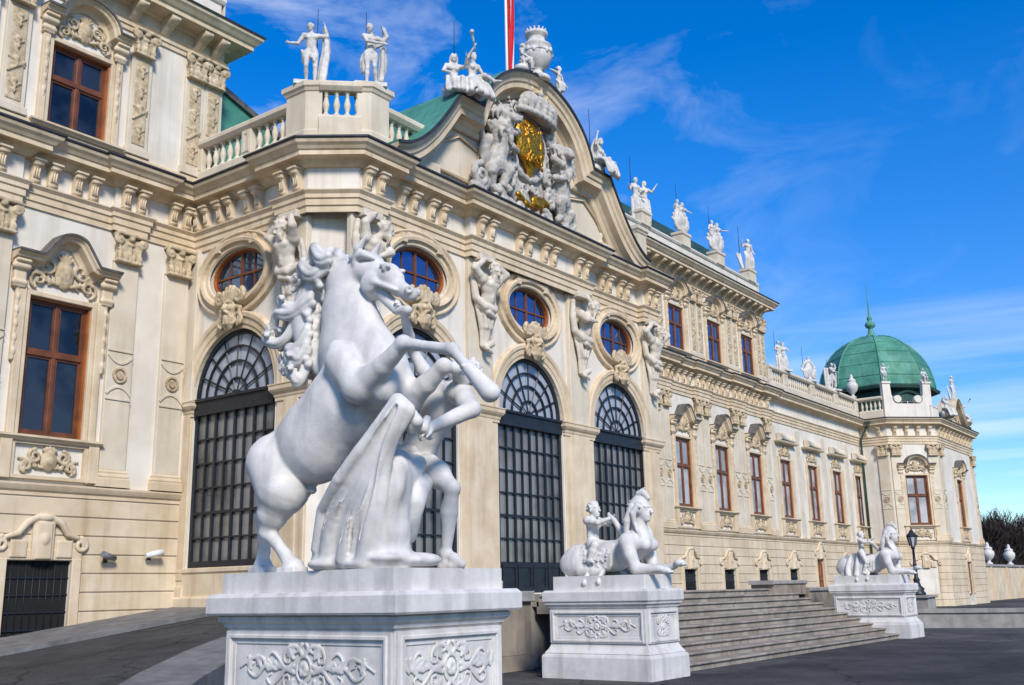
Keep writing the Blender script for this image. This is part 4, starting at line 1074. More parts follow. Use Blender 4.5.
m = MB(); rr2 = random.Random(4)
for k in range(5200):
    x, y = rr2.uniform(-16, 20), rr2.uniform(-2.2, 2.5); z = rr2.uniform(0, 5.6) * (1 - .35 * abs(sin(x * .33 + y))) * rr2.uniform(.6, 1)
    d = Vector((rr2.uniform(-1, 1), rr2.uniform(-1, 1), rr2.uniform(.1, 1.2))); p = Vector((x, y, z))
    m.tube([tuple(p), tuple(p + d * .7), tuple(p + d * 1.3 + Vector((0, 0, .3)))], [.05, .04, .02], 3)
o = m.build('undergrowth', 'twig', None, (126, 26.8, 0)); tag(o, 'dense dark leafless shrubbery behind the garden wall', 'shrubbery', None, 'stuff')
# two surveillance cameras on the base of the left wall
def seccam(x, z, mat, lab, rz):
    t = thing('security_camera', lab, 'camera', (x, D - .03, z), 0, 'surveillance cameras on the wall')
    MB(WALLF).bbox(-.05, .05, -.08, .08, -.02, .06).build('wall_mount', 'iron', t); MB().tube([(0, -.02, 0), (0, -.16, -.02), (0, -.2, .04)], .02, 6).build('arm', mat, t)
    c_, s_ = cos(rz), sin(rz); a = Vector((c_ * .2, -.22 - s_ * .1, .1)); b = Vector((-c_ * .2, -.22 + s_ * .1, .02))
    MB().tube([tuple(a), tuple(b)], .065, 10).build('body', mat, t)
    MB().tube([tuple(a + (a - b) * .15), tuple(b + (a - b) * .2)], [.08, .075], 10).build('housing', mat, t)
M['whitemetal'] = plain('white_painted_metal', (.7, .7, .68), .4)
M['greymetal'] = plain('grey_metal', (.16, .16, .17), .5)
seccam(14.4, 2.52, 'greymetal', 'small dark grey security camera on the rusticated wall', 2.6)
seccam(15.6, 2.6, 'whitemetal', 'white tube security camera on the wall beside the side arch', .4)

# ------------------------------------------------------------------ sky, sun, camera
SUN_AZ = rad(-126)      # direction of the sun in plan, measured from +x
SUN_EL = rad(36)
wd = bpy.data.worlds.new('World'); SC.world = wd; wd.use_nodes = True
nt = wd.node_tree; N = nt.nodes.new; L = nt.links.new
bg = nt.nodes['Background']
sky = N('ShaderNodeTexSky'); sky.sky_type = 'NISHITA'; sky.sun_disc = False; sky.sun_elevation = SUN_EL; sky.sun_rotation = PI / 2 - SUN_AZ
sky.air_density = 1.0; sky.dust_density = .05; sky.ozone_density = 2.2
hsv = N('ShaderNodeHueSaturation'); hsv.inputs['Saturation'].default_value = 1.48; hsv.inputs['Hue'].default_value = .511; hsv.inputs['Value'].default_value = 1.5
L(sky.outputs['Color'], hsv.inputs['Color'])
tc = N('ShaderNodeTexCoord')
sep = N('ShaderNodeSeparateXYZ'); L(tc.outputs['Generated'], sep.inputs[0])
mp = N('ShaderNodeMapping'); mp.inputs['Scale'].default_value = (1.0, 2.2, 3.6); mp.inputs['Rotation'].default_value = (0, .12, 1.7)
L(tc.outputs['Generated'], mp.inputs['Vector'])
tr = N('ShaderNodeValToRGB'); tr.color_ramp.elements[0].position = .0; tr.color_ramp.elements[0].color = (.50, .66, .84, 1); tr.color_ramp.elements[1].position = .42; tr.color_ramp.elements[1].color = (.94, 1.0, 1.06, 1)
L(sep.outputs['Z'], tr.inputs['Fac'])
tint = N('ShaderNodeMix'); tint.data_type = 'RGBA'; tint.blend_type = 'MULTIPLY'; tint.inputs[0].default_value = 1; L(hsv.outputs['Color'], tint.inputs[6]); L(tr.outputs['Color'], tint.inputs[7])
m2 = N('ShaderNodeMapping'); m2.inputs['Scale'].default_value = (.8, .8, 15.0); m2.inputs['Location'].default_value = (.3, 1.7, .4); L(tc.outputs['Generated'], m2.inputs['Vector'])
nb = N('ShaderNodeTexNoise'); nb.inputs['Scale'].default_value = 2.2; nb.inputs['Detail'].default_value = 7; L(m2.outputs['Vector'], nb.inputs['Vector'])
rb = N('ShaderNodeValToRGB'); rb.color_ramp.elements[0].position = .52; rb.color_ramp.elements[1].position = .74; L(nb.outputs['Fac'], rb.inputs['Fac'])
rm = N('ShaderNodeValToRGB'); rm.color_ramp.elements[0].position = .02; rm.color_ramp.elements[0].color = (.75, .75, .75, 1); rm.color_ramp.elements[1].position = .30; rm.color_ramp.elements[1].color = (0, 0, 0, 1); L(sep.outputs['Z'], rm.inputs['Fac'])
band = N('ShaderNodeMath'); band.operation = 'MULTIPLY'; L(rb.outputs['Color'], band.inputs[0]); L(rm.outputs['Color'], band.inputs[1])
n1 = N('ShaderNodeTexNoise'); n1.inputs['Scale'].default_value = 3.6; n1.inputs['Detail'].default_value = 9; n1.inputs['Roughness'].default_value = .6; n1.inputs['Distortion'].default_value = .6
L(mp.outputs['Vector'], n1.inputs['Vector'])
r1 = N('ShaderNodeValToRGB'); r1.color_ramp.elements[0].position = .50; r1.color_ramp.elements[1].position = .80
L(n1.outputs['Fac'], r1.inputs['Fac'])
mul = N('ShaderNodeMath'); mul.operation = 'MULTIPLY'; fy = N('ShaderNodeMapRange'); fy.inputs['From Min'].default_value = .28; fy.inputs['From Max'].default_value = .62; fy.inputs['To Min'].default_value = .07; fy.inputs['To Max'].default_value = .5; L(sep.outputs['Y'], fy.inputs['Value']); L(fy.outputs[0], mul.inputs[1]); L(r1.outputs['Color'], mul.inputs[0])
mx = N('ShaderNodeMix'); mx.data_type = 'RGBA'; cmax = N('ShaderNodeMath'); cmax.operation = 'MAXIMUM'; L(mul.outputs[0], cmax.inputs[0]); L(band.outputs[0], cmax.inputs[1]); L(cmax.outputs[0], mx.inputs[0]); L(tint.outputs[2], mx.inputs[6]); mx.inputs[7].default_value = (9.0, 9.4, 10.0, 1)
L(mx.outputs[2], bg.inputs['Color']); bg.inputs['Strength'].default_value = .092
sl = bpy.data.lights.new('Sun', 'SUN'); sl.energy = 3.2; sl.angle = rad(13); sl.color = (1, .93, .83)
so = bpy.data.objects.new('Sun', sl); COL.objects.link(so)
sd = Vector((cos(SUN_EL) * cos(SUN_AZ), cos(SUN_EL) * sin(SUN_AZ), sin(SUN_EL)))
so.rotation_euler = (-sd).to_track_quat('-Z', 'Y').to_euler(); so.location = sd * 80 + Vector((20, 0, 0))
cam = bpy.data.cameras.new('Camera'); co = bpy.data.objects.new('Camera', cam); COL.objects.link(co)
yaw, pitch, roll = rad(36.67), rad(13.55), rad(-1.16)
f = Vector((cos(yaw) * cos(pitch), sin(yaw) * cos(pitch), sin(pitch))); r = Vector((sin(yaw), -cos(yaw), 0)); u = r.cross(f)
r2 = r * cos(roll) + u * sin(roll); u2 = -r * sin(roll) + u * cos(roll)
mt = Matrix((r2, u2, -f)).transposed().to_4x4(); mt.translation = Vector((0, 0, EYE)); co.matrix_world = mt
cam.sensor_width = 36; cam.sensor_fit = 'HORIZONTAL'; cam.lens = 1028.3 / 1024 * 36; cam.clip_end = 3000; cam.clip_start = .1
SC.camera = co
SC.view_settings.view_transform = 'Standard'; SC.view_settings.look = 'None'; SC.view_settings.gamma = 1; SC.view_settings.exposure = EXPOSURE if 'EXPOSURE' in globals() else 0.45
SC.render.film_transparent = False
SC.cycles.use_denoising = True; SC.cycles.max_bounces = 6
# ================================================================== SCULPTURE
J = {'hoofN': (7.12, 8.13, 1.88), 'fetN': (7.12, 8.21, 1.99), 'hockN': (7.12, 8.5, 2.24), 'stifN': (7.12, 8.15, 2.66), 'hipN': (7.16, 8.32, 3.07), 'hoofF': (7.45, 8.98, 1.91), 'fetF': (7.45, 8.94, 2.05), 'hockF': (7.45, 8.92, 2.24), 'stifF': (7.5, 8.68, 2.73), 'rumpL': (7.32, 9.05, 2.87), 'croup': (7.32, 8.68, 3.32), 'hipc': (7.32, 8.41, 3.01), 'belly': (7.32, 8.14, 2.68), 'barrel1': (7.32, 8.0, 3.25), 'barrel2': (7.32, 7.56, 3.62), 'chest': (7.32, 7.37, 3.9), 'breast': (7.32, 6.81, 3.59), 'backlow': (7.32, 8.29, 3.58), 'backup': (7.32, 7.96, 3.85), 'neckb': (7.32, 7.99, 4.68), 'neck0': (7.32, 7.46, 4.04), 'neck1': (7.32, 7.56, 4.49), 'neck2': (7.32, 7.61, 4.79), 'poll': (7.32, 7.42, 4.98), 'throat': (7.32, 7.28, 4.58), 'fore': (7.32, 7.13, 4.93), 'eye': (7.22, 6.93, 4.81), 'noseb': (7.32, 6.85, 4.66), 'muz': (7.32, 6.65, 4.49), 'chin': (7.32, 6.75, 4.34), 'jaw': (7.32, 7.21, 4.66), 'ear': (7.32, 7.33, 5.08), 'elbN': (7.05, 7.08, 3.55), 'kneeN': (7.0, 6.5, 3.9), 'fetN2': (6.95, 5.85, 3.73), 'hoofN2': (6.95, 5.47, 3.33), 'shN': (7.1, 7.39, 3.87), 'elbF': (7.5, 6.87, 3.45), 'kneeF': (7.5, 6.43, 3.75), 'fetF2': (7.62, 6.37, 3.74), 'hoofF2': (7.78, 6.44, 3.67), 'm1': (7.32, 7.65, 5.08), 'm2': (7.32, 8.35, 5.11), 'm3': (7.32, 8.14, 4.71), 'm4': (7.32, 8.59, 4.58), 'm5': (7.32, 8.44, 4.2), 'm6': (7.32, 8.11, 3.84), 'm7': (7.32, 7.97, 4.23), 'head': (7.95, 6.51, 3.72), 'neck': (7.95, 6.7, 3.64), 'shR': (7.82, 6.5, 3.54), 'elR': (7.72, 6.25, 3.33), 'wrR': (7.38, 6.46, 3.14), 'haR': (7.22, 6.5, 3.22), 'shL': (8.05, 7.09, 3.74), 'elL': (7.85, 7.15, 4.07), 'haL': (7.42, 6.9, 4.43), 'che': (7.98, 6.81, 3.49), 'wai': (7.98, 7.11, 3.16), 'pel': (8.0, 7.25, 2.95), 'hiR': (7.9, 6.98, 2.85), 'knR': (7.86, 6.63, 2.6), 'anR': (7.93, 6.77, 1.98), 'toR': (7.93, 6.57, 1.84), 'heR': (7.93, 6.85, 1.87), 'knL': (7.95, 7.63, 2.43), 'anL': (7.8, 7.96, 1.94), 'c0': (7.0, 6.56, 3.34), 'c1': (6.95, 6.68, 3.09), 'c2': (6.93, 6.98, 2.78), 'c3': (6.93, 7.24, 2.47), 'c4': (6.95, 7.46, 2.15), 'c5': (7.0, 7.55, 1.86), 'c6': (7.08, 7.11, 1.85), 'c7': (7.3, 6.81, 1.88), 'c8': (7.5, 6.76, 1.88), 'c9': (7.05, 6.68, 2.44), 'c10': (7.15, 6.52, 2.85), 'c11': (7.12, 6.89, 1.9), 'ru': (7.32, 8.47, 2.95), 'thN': (7.14, 8.32, 2.64), 'gasN': (7.12, 8.43, 2.41), 'thF': (7.5, 8.71, 2.69), 'gasF': (7.48, 8.9, 2.42), 'bel': (7.32, 7.98, 3.16), 'bar': (7.32, 7.59, 3.49), 'che2': (7.32, 7.34, 3.88), 'L0': (7.0, 6.59, 3.35), 'L1': (6.94, 6.68, 3.12), 'L2': (6.92, 6.91, 2.87), 'L3': (6.92, 7.17, 2.64), 'L4': (7.0, 7.51, 2.34), 'L5': (7.06, 7.67, 1.91), 'M0': (7.05, 6.51, 3.26), 'M1': (7.02, 6.69, 3.0), 'M2': (7.0, 6.77, 2.72), 'M3': (7.0, 6.81, 2.45), 'M4': (7.04, 6.9, 2.18), 'M5': (7.1, 6.98, 1.87), 'S0': (7.35, 6.91, 2.88), 'S1': (7.12, 6.69, 2.63), 'S2': (7.12, 6.82, 2.27), 'S3': (7.14, 6.91, 1.88), 'T0': (7.6, 6.86, 2.84), 'T1': (7.45, 6.87, 2.57), 'T2': (7.32, 6.87, 2.23), 'T3': (7.26, 6.77, 1.88)}
V = lambda *a: np.array(a, float)
def unit(v): v = np.array(v, float); return v / np.linalg.norm(v)
def basis(f, u):
    f = unit(f); u = np.array(u, float); u = unit(u - f * (u @ f)); r = np.cross(f, u); return f, u, r
def rotm(f, u, r):      # local x=r, y=f, z=u
    return Matrix(((r[0], f[0], u[0]), (r[1], f[1], u[1]), (r[2], f[2], u[2])))

def head(S, c, f, u, s=1., hair='curls', k=.02, beard=False):
    """head with face; c centre, f facing, u up; s = 1 for a .23 m head"""
    f, u, r = basis(f, u); R = rotm(f, u, r); P = lambda x, y, z: np.array(c) + (r * x + f * y + u * z) * s
    k *= s
    S.ell(P(0, -.012, .028), (.078 * s, .098 * s, .094 * s), k, R); S.ell(P(0, .03, -.03), (.06 * s, .068 * s, .088 * s), k, R)
    S.ell(P(0, .058, -.092), (.03 * s, .03 * s, .026 * s), k, R)
    S.seg(P(0, .092, .022), P(0, .118, -.022), .011 * s, .019 * s, .012 * s)
    for q in (-1, 1):
        S.ell(P(q * .032, .098, .016), (.022 * s, .016 * s, .013 * s), .01 * s, R, neg=True); S.ell(P(q * .031, .082, .013), (.014 * s, .012 * s, .010 * s), .004 * s, R)
        S.seg(P(q * .012, .098, .036), P(q * .055, .078, .034), .010 * s, .008 * s, .012 * s)
        S.ell(P(q * .082, -.002, -.0), (.012 * s, .024 * s, .034 * s), .01 * s, R)
    S.seg(P(-.022, .086, -.052), P(.022, .086, -.052), .010 * s, None, .008 * s); S.seg(P(-.018, .084, -.066), P(.018, .084, -.066), .010 * s, None, .006 * s)
    if beard:
        for q in range(5):
            x = (q - 2) * .024; S.chain([P(x, .075, -.08), P(x * 1.2, .085, -.13), P(x * .8, .07, -.19)], [.022 * s, .02 * s, .008 * s], .01 * s)
    if hair == 'curls':
        rn = random.Random(int(abs(c[0]) * 97 + abs(c[2]) * 31)); n = 34
        for i in range(n):
            t = i / n; th = t * 2.399963 * n; z = 1 - 1.25 * t; rad_ = math.sqrt(max(0, 1 - z * z)); x, y = rad_ * cos(th), rad_ * sin(th)
            if y > .35 and z < .62: continue
            S.ell(P(x * .084, y * .102 - .014, .03 + z * .098), .024 * s * rn.uniform(.8, 1.2), .008 * s)
    elif hair == 'long':
        S.ell(P(0, -.03, .04), (.09 * s, .1 * s, .1 * s), k, R)
        for q in (-1, 1):
            S.chain([P(q * .05, .05, .11), P(q * .092, .0, .03), P(q * .1, -.03, -.08), P(q * .09, -.02, -.2)], [.03 * s, .034 * s, .034 * s, .018 * s], .01 * s)
        S.ell(P(0, -.11, .05), (.05 * s, .05 * s, .05 * s), .02 * s)

def hand(S, w, d, s=1., palm_n=(1, 0, 0), curl=.5):
    """hand at wrist w pointing along d with five fingers"""
    d = unit(d); n = np.array(palm_n, float); n = unit(n - d * (n @ d)); t = np.cross(d, n)
    w = np.array(w)
    S.seg(w, w + d * .055 * s, .026 * s, .034 * s, .015 * s, flat=(n, 1.5)); L = (.072, .082, .078, .06)
    for i in range(4):
        b = w + d * .075 * s + t * (i - 1.5) * .021 * s; l = L[i] * s
        m_ = b + d * l * .5 - n * l * .25 * curl; e = m_ + (d * (1 - curl) - n * curl) * l * .55
        S.chain([b - d * .02 * s, b, m_, e], [.0105 * s, .0105 * s, .0095 * s, .008 * s], .004 * s)
    b = w + d * .025 * s - t * .03 * s
    S.chain([b, b - t * .025 * s + d * .03 * s - n * .012 * s, b - t * .03 * s + d * .065 * s - n * .03 * curl * s], [.0135 * s, .012 * s, .009 * s], .006 * s)

def human(S, J, s=1., front=(0, -1, 0), hair='curls', female=False, beard=False, child=False, look=None, hands=True, legs=True, k=.035):
    f = unit(front); k = k * s; g = lambda n: np.array(J[n], float); up = unit(g('che') - g('pel')); rt = np.cross(f, up)
    F = (f, 1.32)
    S.chain([g('pel'), g('wai'), g('che')], [.15 * s, (.115 if female else .125) * s, .155 * s], k * 1.6, flat=F)
    S.seg(g('shR'), g('shL'), .072 * s, .072 * s, k * 1.4); S.seg(g('che') + up * .05 * s, g('nek'), .085 * s, .06 * s, k); S.seg(g('nek'), g('hed') - f * 0, .058 * s, .055 * s, k * .8)
    for q in (-1, 1):
        if female: S.ell(g('che') + f * .10 * s + rt * q * .075 * s - up * .03 * s, .062 * s, k * .7)
        else: S.ell(g('che') + f * .085 * s + rt * q * .07 * s + up * .0 * s, (.075 * s, .05 * s, .055 * s) if abs(f[1]) > .7 else .06 * s, k * .8)
        S.ell(g('pel') - f * .07 * s + rt * q * .07 * s - up * .05 * s, .085 * s, k)
    if not female and not child:
        for z in (.0, .5): S.seg(g('wai') + f * .085 * s + up * (.02 - z * .14) * s, g('wai') + f * .10 * s - up * (.03 + z * .14) * s, .035 * s, None, k * .6)
    head(S, g('hed'), look if look is not None else f, up if 'hup' not in J else J['hup'], s * (1.25 if child else 1.), hair, .02, beard)
    for q in 'RL':
        a, b, c = g('sh' + q), g('el' + q), g('ha' + q); fat = 1.25 if child else 1.
        S.chain([a, a * .5 + b * .5, b], [.062 * s * fat, .056 * s * fat, .042 * s * fat], k); S.chain([b, b * .6 + c * .4, c], [.042 * s * fat, .044 * s * fat, .028 * s * fat], k * .6)
        if hands: hand(S, c, c - b, s * (1 if not child else .85), palm_n=rt if q == 'R' else -rt, curl=J.get('curl' + q, .4))
        else: S.seg(c, c + unit(c - b) * .12 * s, .034 * s, .022 * s, k * .4)
        if legs:
            h, n, an, to = g('hi' + q), g('kn' + q), g('an' + q), g('to' + q)
            S.chain([h, h * .6 + n * .4, n], [.098 * s * fat, .09 * s * fat, .058 * s * fat], k); S.ell(n + f * .012 * s, .05 * s, k * .9)
            m_ = n * .62 + an * .38; S.chain([n, m_, an], [.054 * s * fat, .060 * s * fat, .036 * s * fat], k * .7); S.ell(m_ - f * .018 * s, .05 * s, k * .6)
            S.chain([an - f * .03 * s + (to - an) * .0, an + (to - an) * .5, to], [.042 * s, .04 * s, .026 * s], k * .6, flat=((0, 0, 1), 1.15))
            S.ell(an * .75 + to * .25 - unit(to - an) * .06 * s - V(0, 0, .03 * s), .036 * s, k * .5)

def cloth(S, left, right, n=6, r=.03, base=.06, k=.03, wob=.02, out=(0, -1, 0), seed=0, inset=None, groove=0.):
    """hanging drapery: ridged folds running between two edge lines over a thin sheet"""
    rn = random.Random(seed); L = [np.array(p) for p in smooth_path(left, 7)]; Rr = [np.array(p) for p in smooth_path(right, 7)]; m_ = min(len(L), len(Rr)); o = unit(out)
    inset = base * .5 if inset is None else inset
    for i in range(n):
        t = (i + .5) / n; ph = rn.uniform(0, 6); am = rn.uniform(.3, 1.)
        pts = [L[j] * (1 - t) + Rr[j] * t + o * (wob * (.9 if i % 2 else -.7)) + unit(Rr[j] - L[j] + 1e-6) * wob * am * sin(j * .3 + ph) for j in range(0, m_, 2)]
        rr = [r * (.75 + .5 * (i % 2)) * (.7 + .6 * j / len(pts)) for j in range(len(pts))]
        S.chain(pts, rr, k)
    L2 = [np.array(p) for p in smooth_path(left, 18)]; R2 = [np.array(p) for p in smooth_path(right, 18)]
    S.group([(p - o * inset, q - o * inset, base * .8, base * .8) for p, q in zip(L2, R2)], k, (o, 1.6))
    if groove:          # sharp valleys cut between the broad folds
        for i in range(1, n):
            t = i / n + rn.uniform(-.25, .25) / n; a0 = int(len(L2) * rn.uniform(0, .3)); a1 = int(len(L2) * rn.uniform(.72, 1)); dt = rn.uniform(-.10, .14)
            c_ = [L2[j] * (1 - t - dt * (j / len(L2) - .5)) + R2[j] * (t + dt * (j / len(L2) - .5)) + o * (r * .9 + base * .25) for j in range(a0, min(a1, len(R2)), 3)]
            q_ = len(c_) - 1
            if q_ > 2: S.group([(c_[j], c_[j + 1], groove * sin(PI * (j + .5) / (q_ + 1)) ** .5, groove * sin(PI * (j + 1.4) / (q_ + 1.6)) ** .5) for j in range(q_)], .022, neg=True)

STAND = dict(anR=(-.10, .02, .08), toR=(-.14, -.16, .035), knR=(-.10, -.04, .50), hiR=(-.10, 0, .93), anL=(.12, .0, .08), toL=(.17, -.16, .035), knL=(.12, -.05, .50), hiL=(.10, 0, .93),
             pel=(0, 0, .99), wai=(0, 0, 1.15), che=(0, .0, 1.35), nek=(0, -.005, 1.51), hed=(0, -.03, 1.655), shR=(-.19, .01, 1.44), shL=(.19, .01, 1.44), elR=(-.27, .03, 1.16), elL=(.27, .03, 1.16), haR=(-.27, -.10, .95), haL=(.27, -.1, .95))
SEAT = dict(STAND, hiR=(-.10, 0, .50), hiL=(.10, 0, .50), pel=(0, .02, .55), wai=(0, .03, .72), che=(0, .02, .92), nek=(0, 0, 1.08), hed=(0, -.03, 1.22), shR=(-.19, .02, 1.01), shL=(.19, .02, 1.01), knR=(-.14, -.42, .52), knL=(.16, -.40, .46),
            anR=(-.14, -.45, .08), anL=(.2, -.3, .06), toR=(-.15, -.62, .04), toL=(.22, -.48, .03), elR=(-.28, -.05, .76), haR=(-.2, -.28, .62), elL=(.28, -.05, .76), haL=(.2, -.28, .65))
def sc(J_, s, off=(0, 0, 0), rz=0., mirror=False):
    c_, s_ = cos(rz), sin(rz); o = {}
    for k_, p in J_.items():
        if not isinstance(p, tuple): o[k_] = p; continue
        x, y, z = p; x = -x if mirror else x
        kk = k_
        if mirror and k_[-1] in 'RL' and k_ != 'curlR': kk = k_[:-1] + ('L' if k_[-1] == 'R' else 'R')
        o[kk] = (off[0] + s * (c_ * x - s_ * y), off[1] + s * (s_ * x + c_ * y), off[2] + s * z)
    return o
def fdir(rz): return (sin(rz), -cos(rz), 0)

# ---------------------------------------------------------------- the rearing horse and its tamer
OG = V(7.6, 7.75, 1.81)
G = {k_: np.array(p) - OG for k_, p in J.items()}
def horse():
    S = Sculpt(); X = (1, 0, 0); a = lambda n, dx=0, dy=0, dz=0: G[n] + V(dx, dy, dz)
    # trunk
    S.chain([a('ru', 0, .04, .0), a('bel', 0, .04, -.0), a('bar', 0, .04, .0), a('che2', 0, .0, .0)], [.335, .445, .42, .345], .12, flat=(X, 1.24))
    S.ell(a('ru', 0, .02, .02), (.35, .345, .35), .05); S.ell(a('breast', 0, .24, .03), (.28, .24, .28), .12)
    for q in (-1, 1): S.ell(a('breast', q * .13, .12, .0), (.135, .16, .2), .025)
    # neck
    S.chain([a('chest', 0, .05, -.05), a('neck0', 0, .1, .05), a('neck1', 0, .04, 0), a('neck2', 0, .02, 0), a('poll', 0, .02, -.08)], [.36, .36, .31, .24, .17], .1, flat=(X, 1.5))
    S.chain([a('throat', 0, .1, -.1), a('neck1', 0, -.26, -.2), a('breast', 0, .2, .25)], [.12, .15, .2], .12)
    # head
    hd = unit(G['muz'] - G['poll'])
    S.chain([a('poll', 0, .0, -.09), a('eye', .1, .07, -.07), a('noseb', 0, .02, -.06), a('muz', 0, .04, .0)], [.135, .135, .088, .07], .04, flat=(X, 1.2))
    S.ell(a('jaw', 0, -.02, .02), (.105, .17, .155), .03); S.chain([a('jaw', 0, -.08, -.05), a('chin', 0, .14, .03), a('chin', 0, .0, .0)], [.075, .05, .042], .025); S.ell(a('chin', 0, .0, .0), (.045, .06, .045), .02)
    S.seg(a('fore', 0, .04, -.03), a('noseb', 0, .0, .05), .05, .04, .05)
    [S.seg(a('muz', q_, -.1, -.085), a('muz', q_, .06, -.085), .020, .008, .012, neg=True) for q_ in (-.08, 0, .08)]
    for q in (-1, 1):
        S.ell(a('muz', q * .062, .02, .03), (.03, .05, .045), .02); S.ell(a('muz', q * .085, -.01, .03), (.026, .032, .022), .008, neg=True); S.chain([a('muz', q * .09, .18, .06), a('jaw', q * .115, -.1, .02)], [.018, .03], .03); S.ell(a('jaw', q * .11, -.03, .03), (.035, .12, .11), .03)
        e = a('eye', .1 + q * .115, .03, -.02); S.ell(e, (.022, .05, .03), .02, neg=True); S.ell(e - V(q * .012, 0, 0), .034, .006); S.seg(e + V(-q * .005, -.06, .015), e + V(-q * .005, .05, .05), .022, .018, .02)
        S.chain([a('ear', q * .09, .06, -.13), a('ear', q * .12, -.0, .0), a('ear', q * .11, -.1, .12)], [.05, .05, .012], .03, flat=((0, 1, .3), 1.4))
    # fore legs
    def fore(sh, el, kn, fe, ho, dx):
        S.chain([a(sh), a(el, 0, .06, .02)], [.205, .17], .03); S.chain([a(el, 0, .06, .02), a(el) * .5 + a(kn) * .5, a(kn)], [.15, .10, .072], .05)
        S.ell(a(kn), (.075, .085, .085), .03); d = unit(G[fe] - G[kn])
        S.chain([a(kn), a(kn) * .55 + a(fe) * .45, a(fe)], [.066, .05, .058], .03); S.ell(a(fe), (.06, .066, .066), .03)
        d2 = G[ho] - G[fe]; S.chain([a(fe), a(fe) + d2 * .45], [.05, .048], .03); S.chain([a(fe) + d2 * .5, a(ho) + d2 * .12], [.064, .088], .01); S.ell(a(ho) + d2 * .12, (.082, .088, .088), .01); S.chain([a(fe) + d2 * .46 + V(.06, 0, 0), a(fe) + d2 * .46 + V(0, -.06, 0), a(fe) + d2 * .46 + V(-.06, 0, 0), a(fe) + d2 * .46 + V(0, .06, 0), a(fe) + d2 * .46 + V(.06, 0, 0)], [.02] * 5, .008)
    fore('shN', 'elbN', 'kneeN', 'fetN2', 'hoofN2', -1)
    G['shF'] = G['shN'] + V(.45, 0, 0); fore('shF', 'elbF', 'kneeF', 'fetF2', 'hoofF2', 1)
    # hind legs
    def hind(hip, st, hk, fe, ho):
        th, gs = 'th' + st[-1], 'gas' + st[-1]; S.chain([hip, a(th), a(gs), a(hk)], [.315, .26, .16, .09], .03); S.ell(a(st, 0, .20, .06), (.11, .13, .19), .09)
        S.seg(a(hk, 0, .04, .05), a(hk, 0, .0, -.02), .062, .07, .03); S.chain([a(hk), a(hk) * .5 + a(fe) * .5, a(fe)], [.075, .06, .066], .04)
        d2 = G[ho] - G[fe]; S.chain([a(fe), a(fe) + d2 * .5], [.06, .062], .03); S.chain([a(fe) + d2 * .4 + V(0, 0, 0), a(ho, 0, -.03, -.02)], [.07, .115], .015)
        S.chain([a(hk, 0, .07, .08), a(gs, 0, .06, .12)], [.045, .08], .04)
    hind(a('ru', -.14, .0, .0), 'stifN', 'hockN', 'fetN', 'hoofN'); hind(a('ru', .16, .04, .0), 'stifF', 'hockF', 'fetF', 'hoofF')
    for h_ in ('hoofN', 'hoofF'): S.box(a(h_, 0, -.02, -.06), (.10, .13, .05), .02)
    # sheath and belly line, veins and muscle accents
    S.seg(a('belly', 0, .02, .03), a('belly', 0, -.08, -.03), .06, .045, .04); S.ell(a('belly', -.02, .14, -.08), (.06, .065, .075), .03); S.ell(a('belly', .07, .15, -.08), (.06, .065, .075), .03)
    S.chain([a('shN', -.07, .05, .15), a('elbN', .0, .2, .18), a('elbN', .02, .12, .0)], [.07, .09, .09], .05)
    # mane: wavy locks streaming back from the crest
    rn = random.Random(11)
    S.chain([V(7.32, 7.78, 5.02) - OG, V(7.32, 8.12, 4.86) - OG, V(7.32, 8.20, 4.5) - OG, V(7.32, 8.12, 4.12) - OG, V(7.32, 7.98, 3.9) - OG], [.10, .16, .2, .16, .08], .06)
    for i in range(26):
        t = ((i * .618034) % 1.); lay = i % 3; z = 5.10 - 1.16 * t - OG[2]; y0 = (7.70 + .34 * min(1, t * 2.2)) - OG[1]
        Ln = (.34 + .34 * sin(PI * min(1, .15 + t))) * (1 - .45 * max(0, t - .65) / .35) * rn.uniform(.8, 1.1)
        x = 7.32 - OG[0] + (-.17, -.03, .13)[lay]; dr = .32 - .9 * t + rn.uniform(-.25, .2); w_ = rn.uniform(-.6, .6) + (0 if i % 2 else PI); am = rn.uniform(.06, .10)
        for st_ in range(3):      # each lock is carved as three strands
            pts = []; o_ = (st_ - 1) * .052
            for q in range(8):
                u_ = q / 7; pts.append(V(x - .02 * (st_ == 1) + .05 * sin(w_ + 4 * u_), y0 - .02 + Ln * (u_ - .2 * u_ * u_) + o_ * .5 * sin(5 * u_ + w_), z + o_ * (1 - .6 * u_) + Ln * (dr * u_ - .35 * u_ * u_) + am * sin(w_ + 6.3 * u_)))
            tip = pts[-1]; sgn = 1 if cos(w_ + 6.3) > 0 else -1; rc = .055 - .012 * st_
            pts += [tip + V(-.015 * q, rc * sin(q * .9), sgn * rc * (1 - cos(q * .9))) for q in range(1, 6)]
            S.chain(smooth_path(pts, 2), [.043 * (1 - .55 * (q / 24) ** 1.5) for q in range(25)], .006)
    for i in range(5):   # forelock and topknot
        S.chain([a('poll', (i - 2) * .05, .0, .03), a('fore', (i - 2) * .05, .14, .08), a('fore', (i - 2) * .03, .02, .02)], [.05, .05, .02], .012)
    for i in range(4): S.chain([a('m1', 0, -.1, -.06), a('m2', -.04 + .05 * i, -.28, -.02 + .05 * i), a('m2', .0, -.05 + .05 * i, .03 - .09 * i)], [.06, .065, .03], .012)
    # bridle strap and bit
    return S
hs = thing('horse_tamer_statue', 'white marble rearing horse held by a draped man, on the large foreground pedestal', 'statue', OG)
horse().build('horse', 'statue', .013, hs, noise=.003, nscale=3.2)
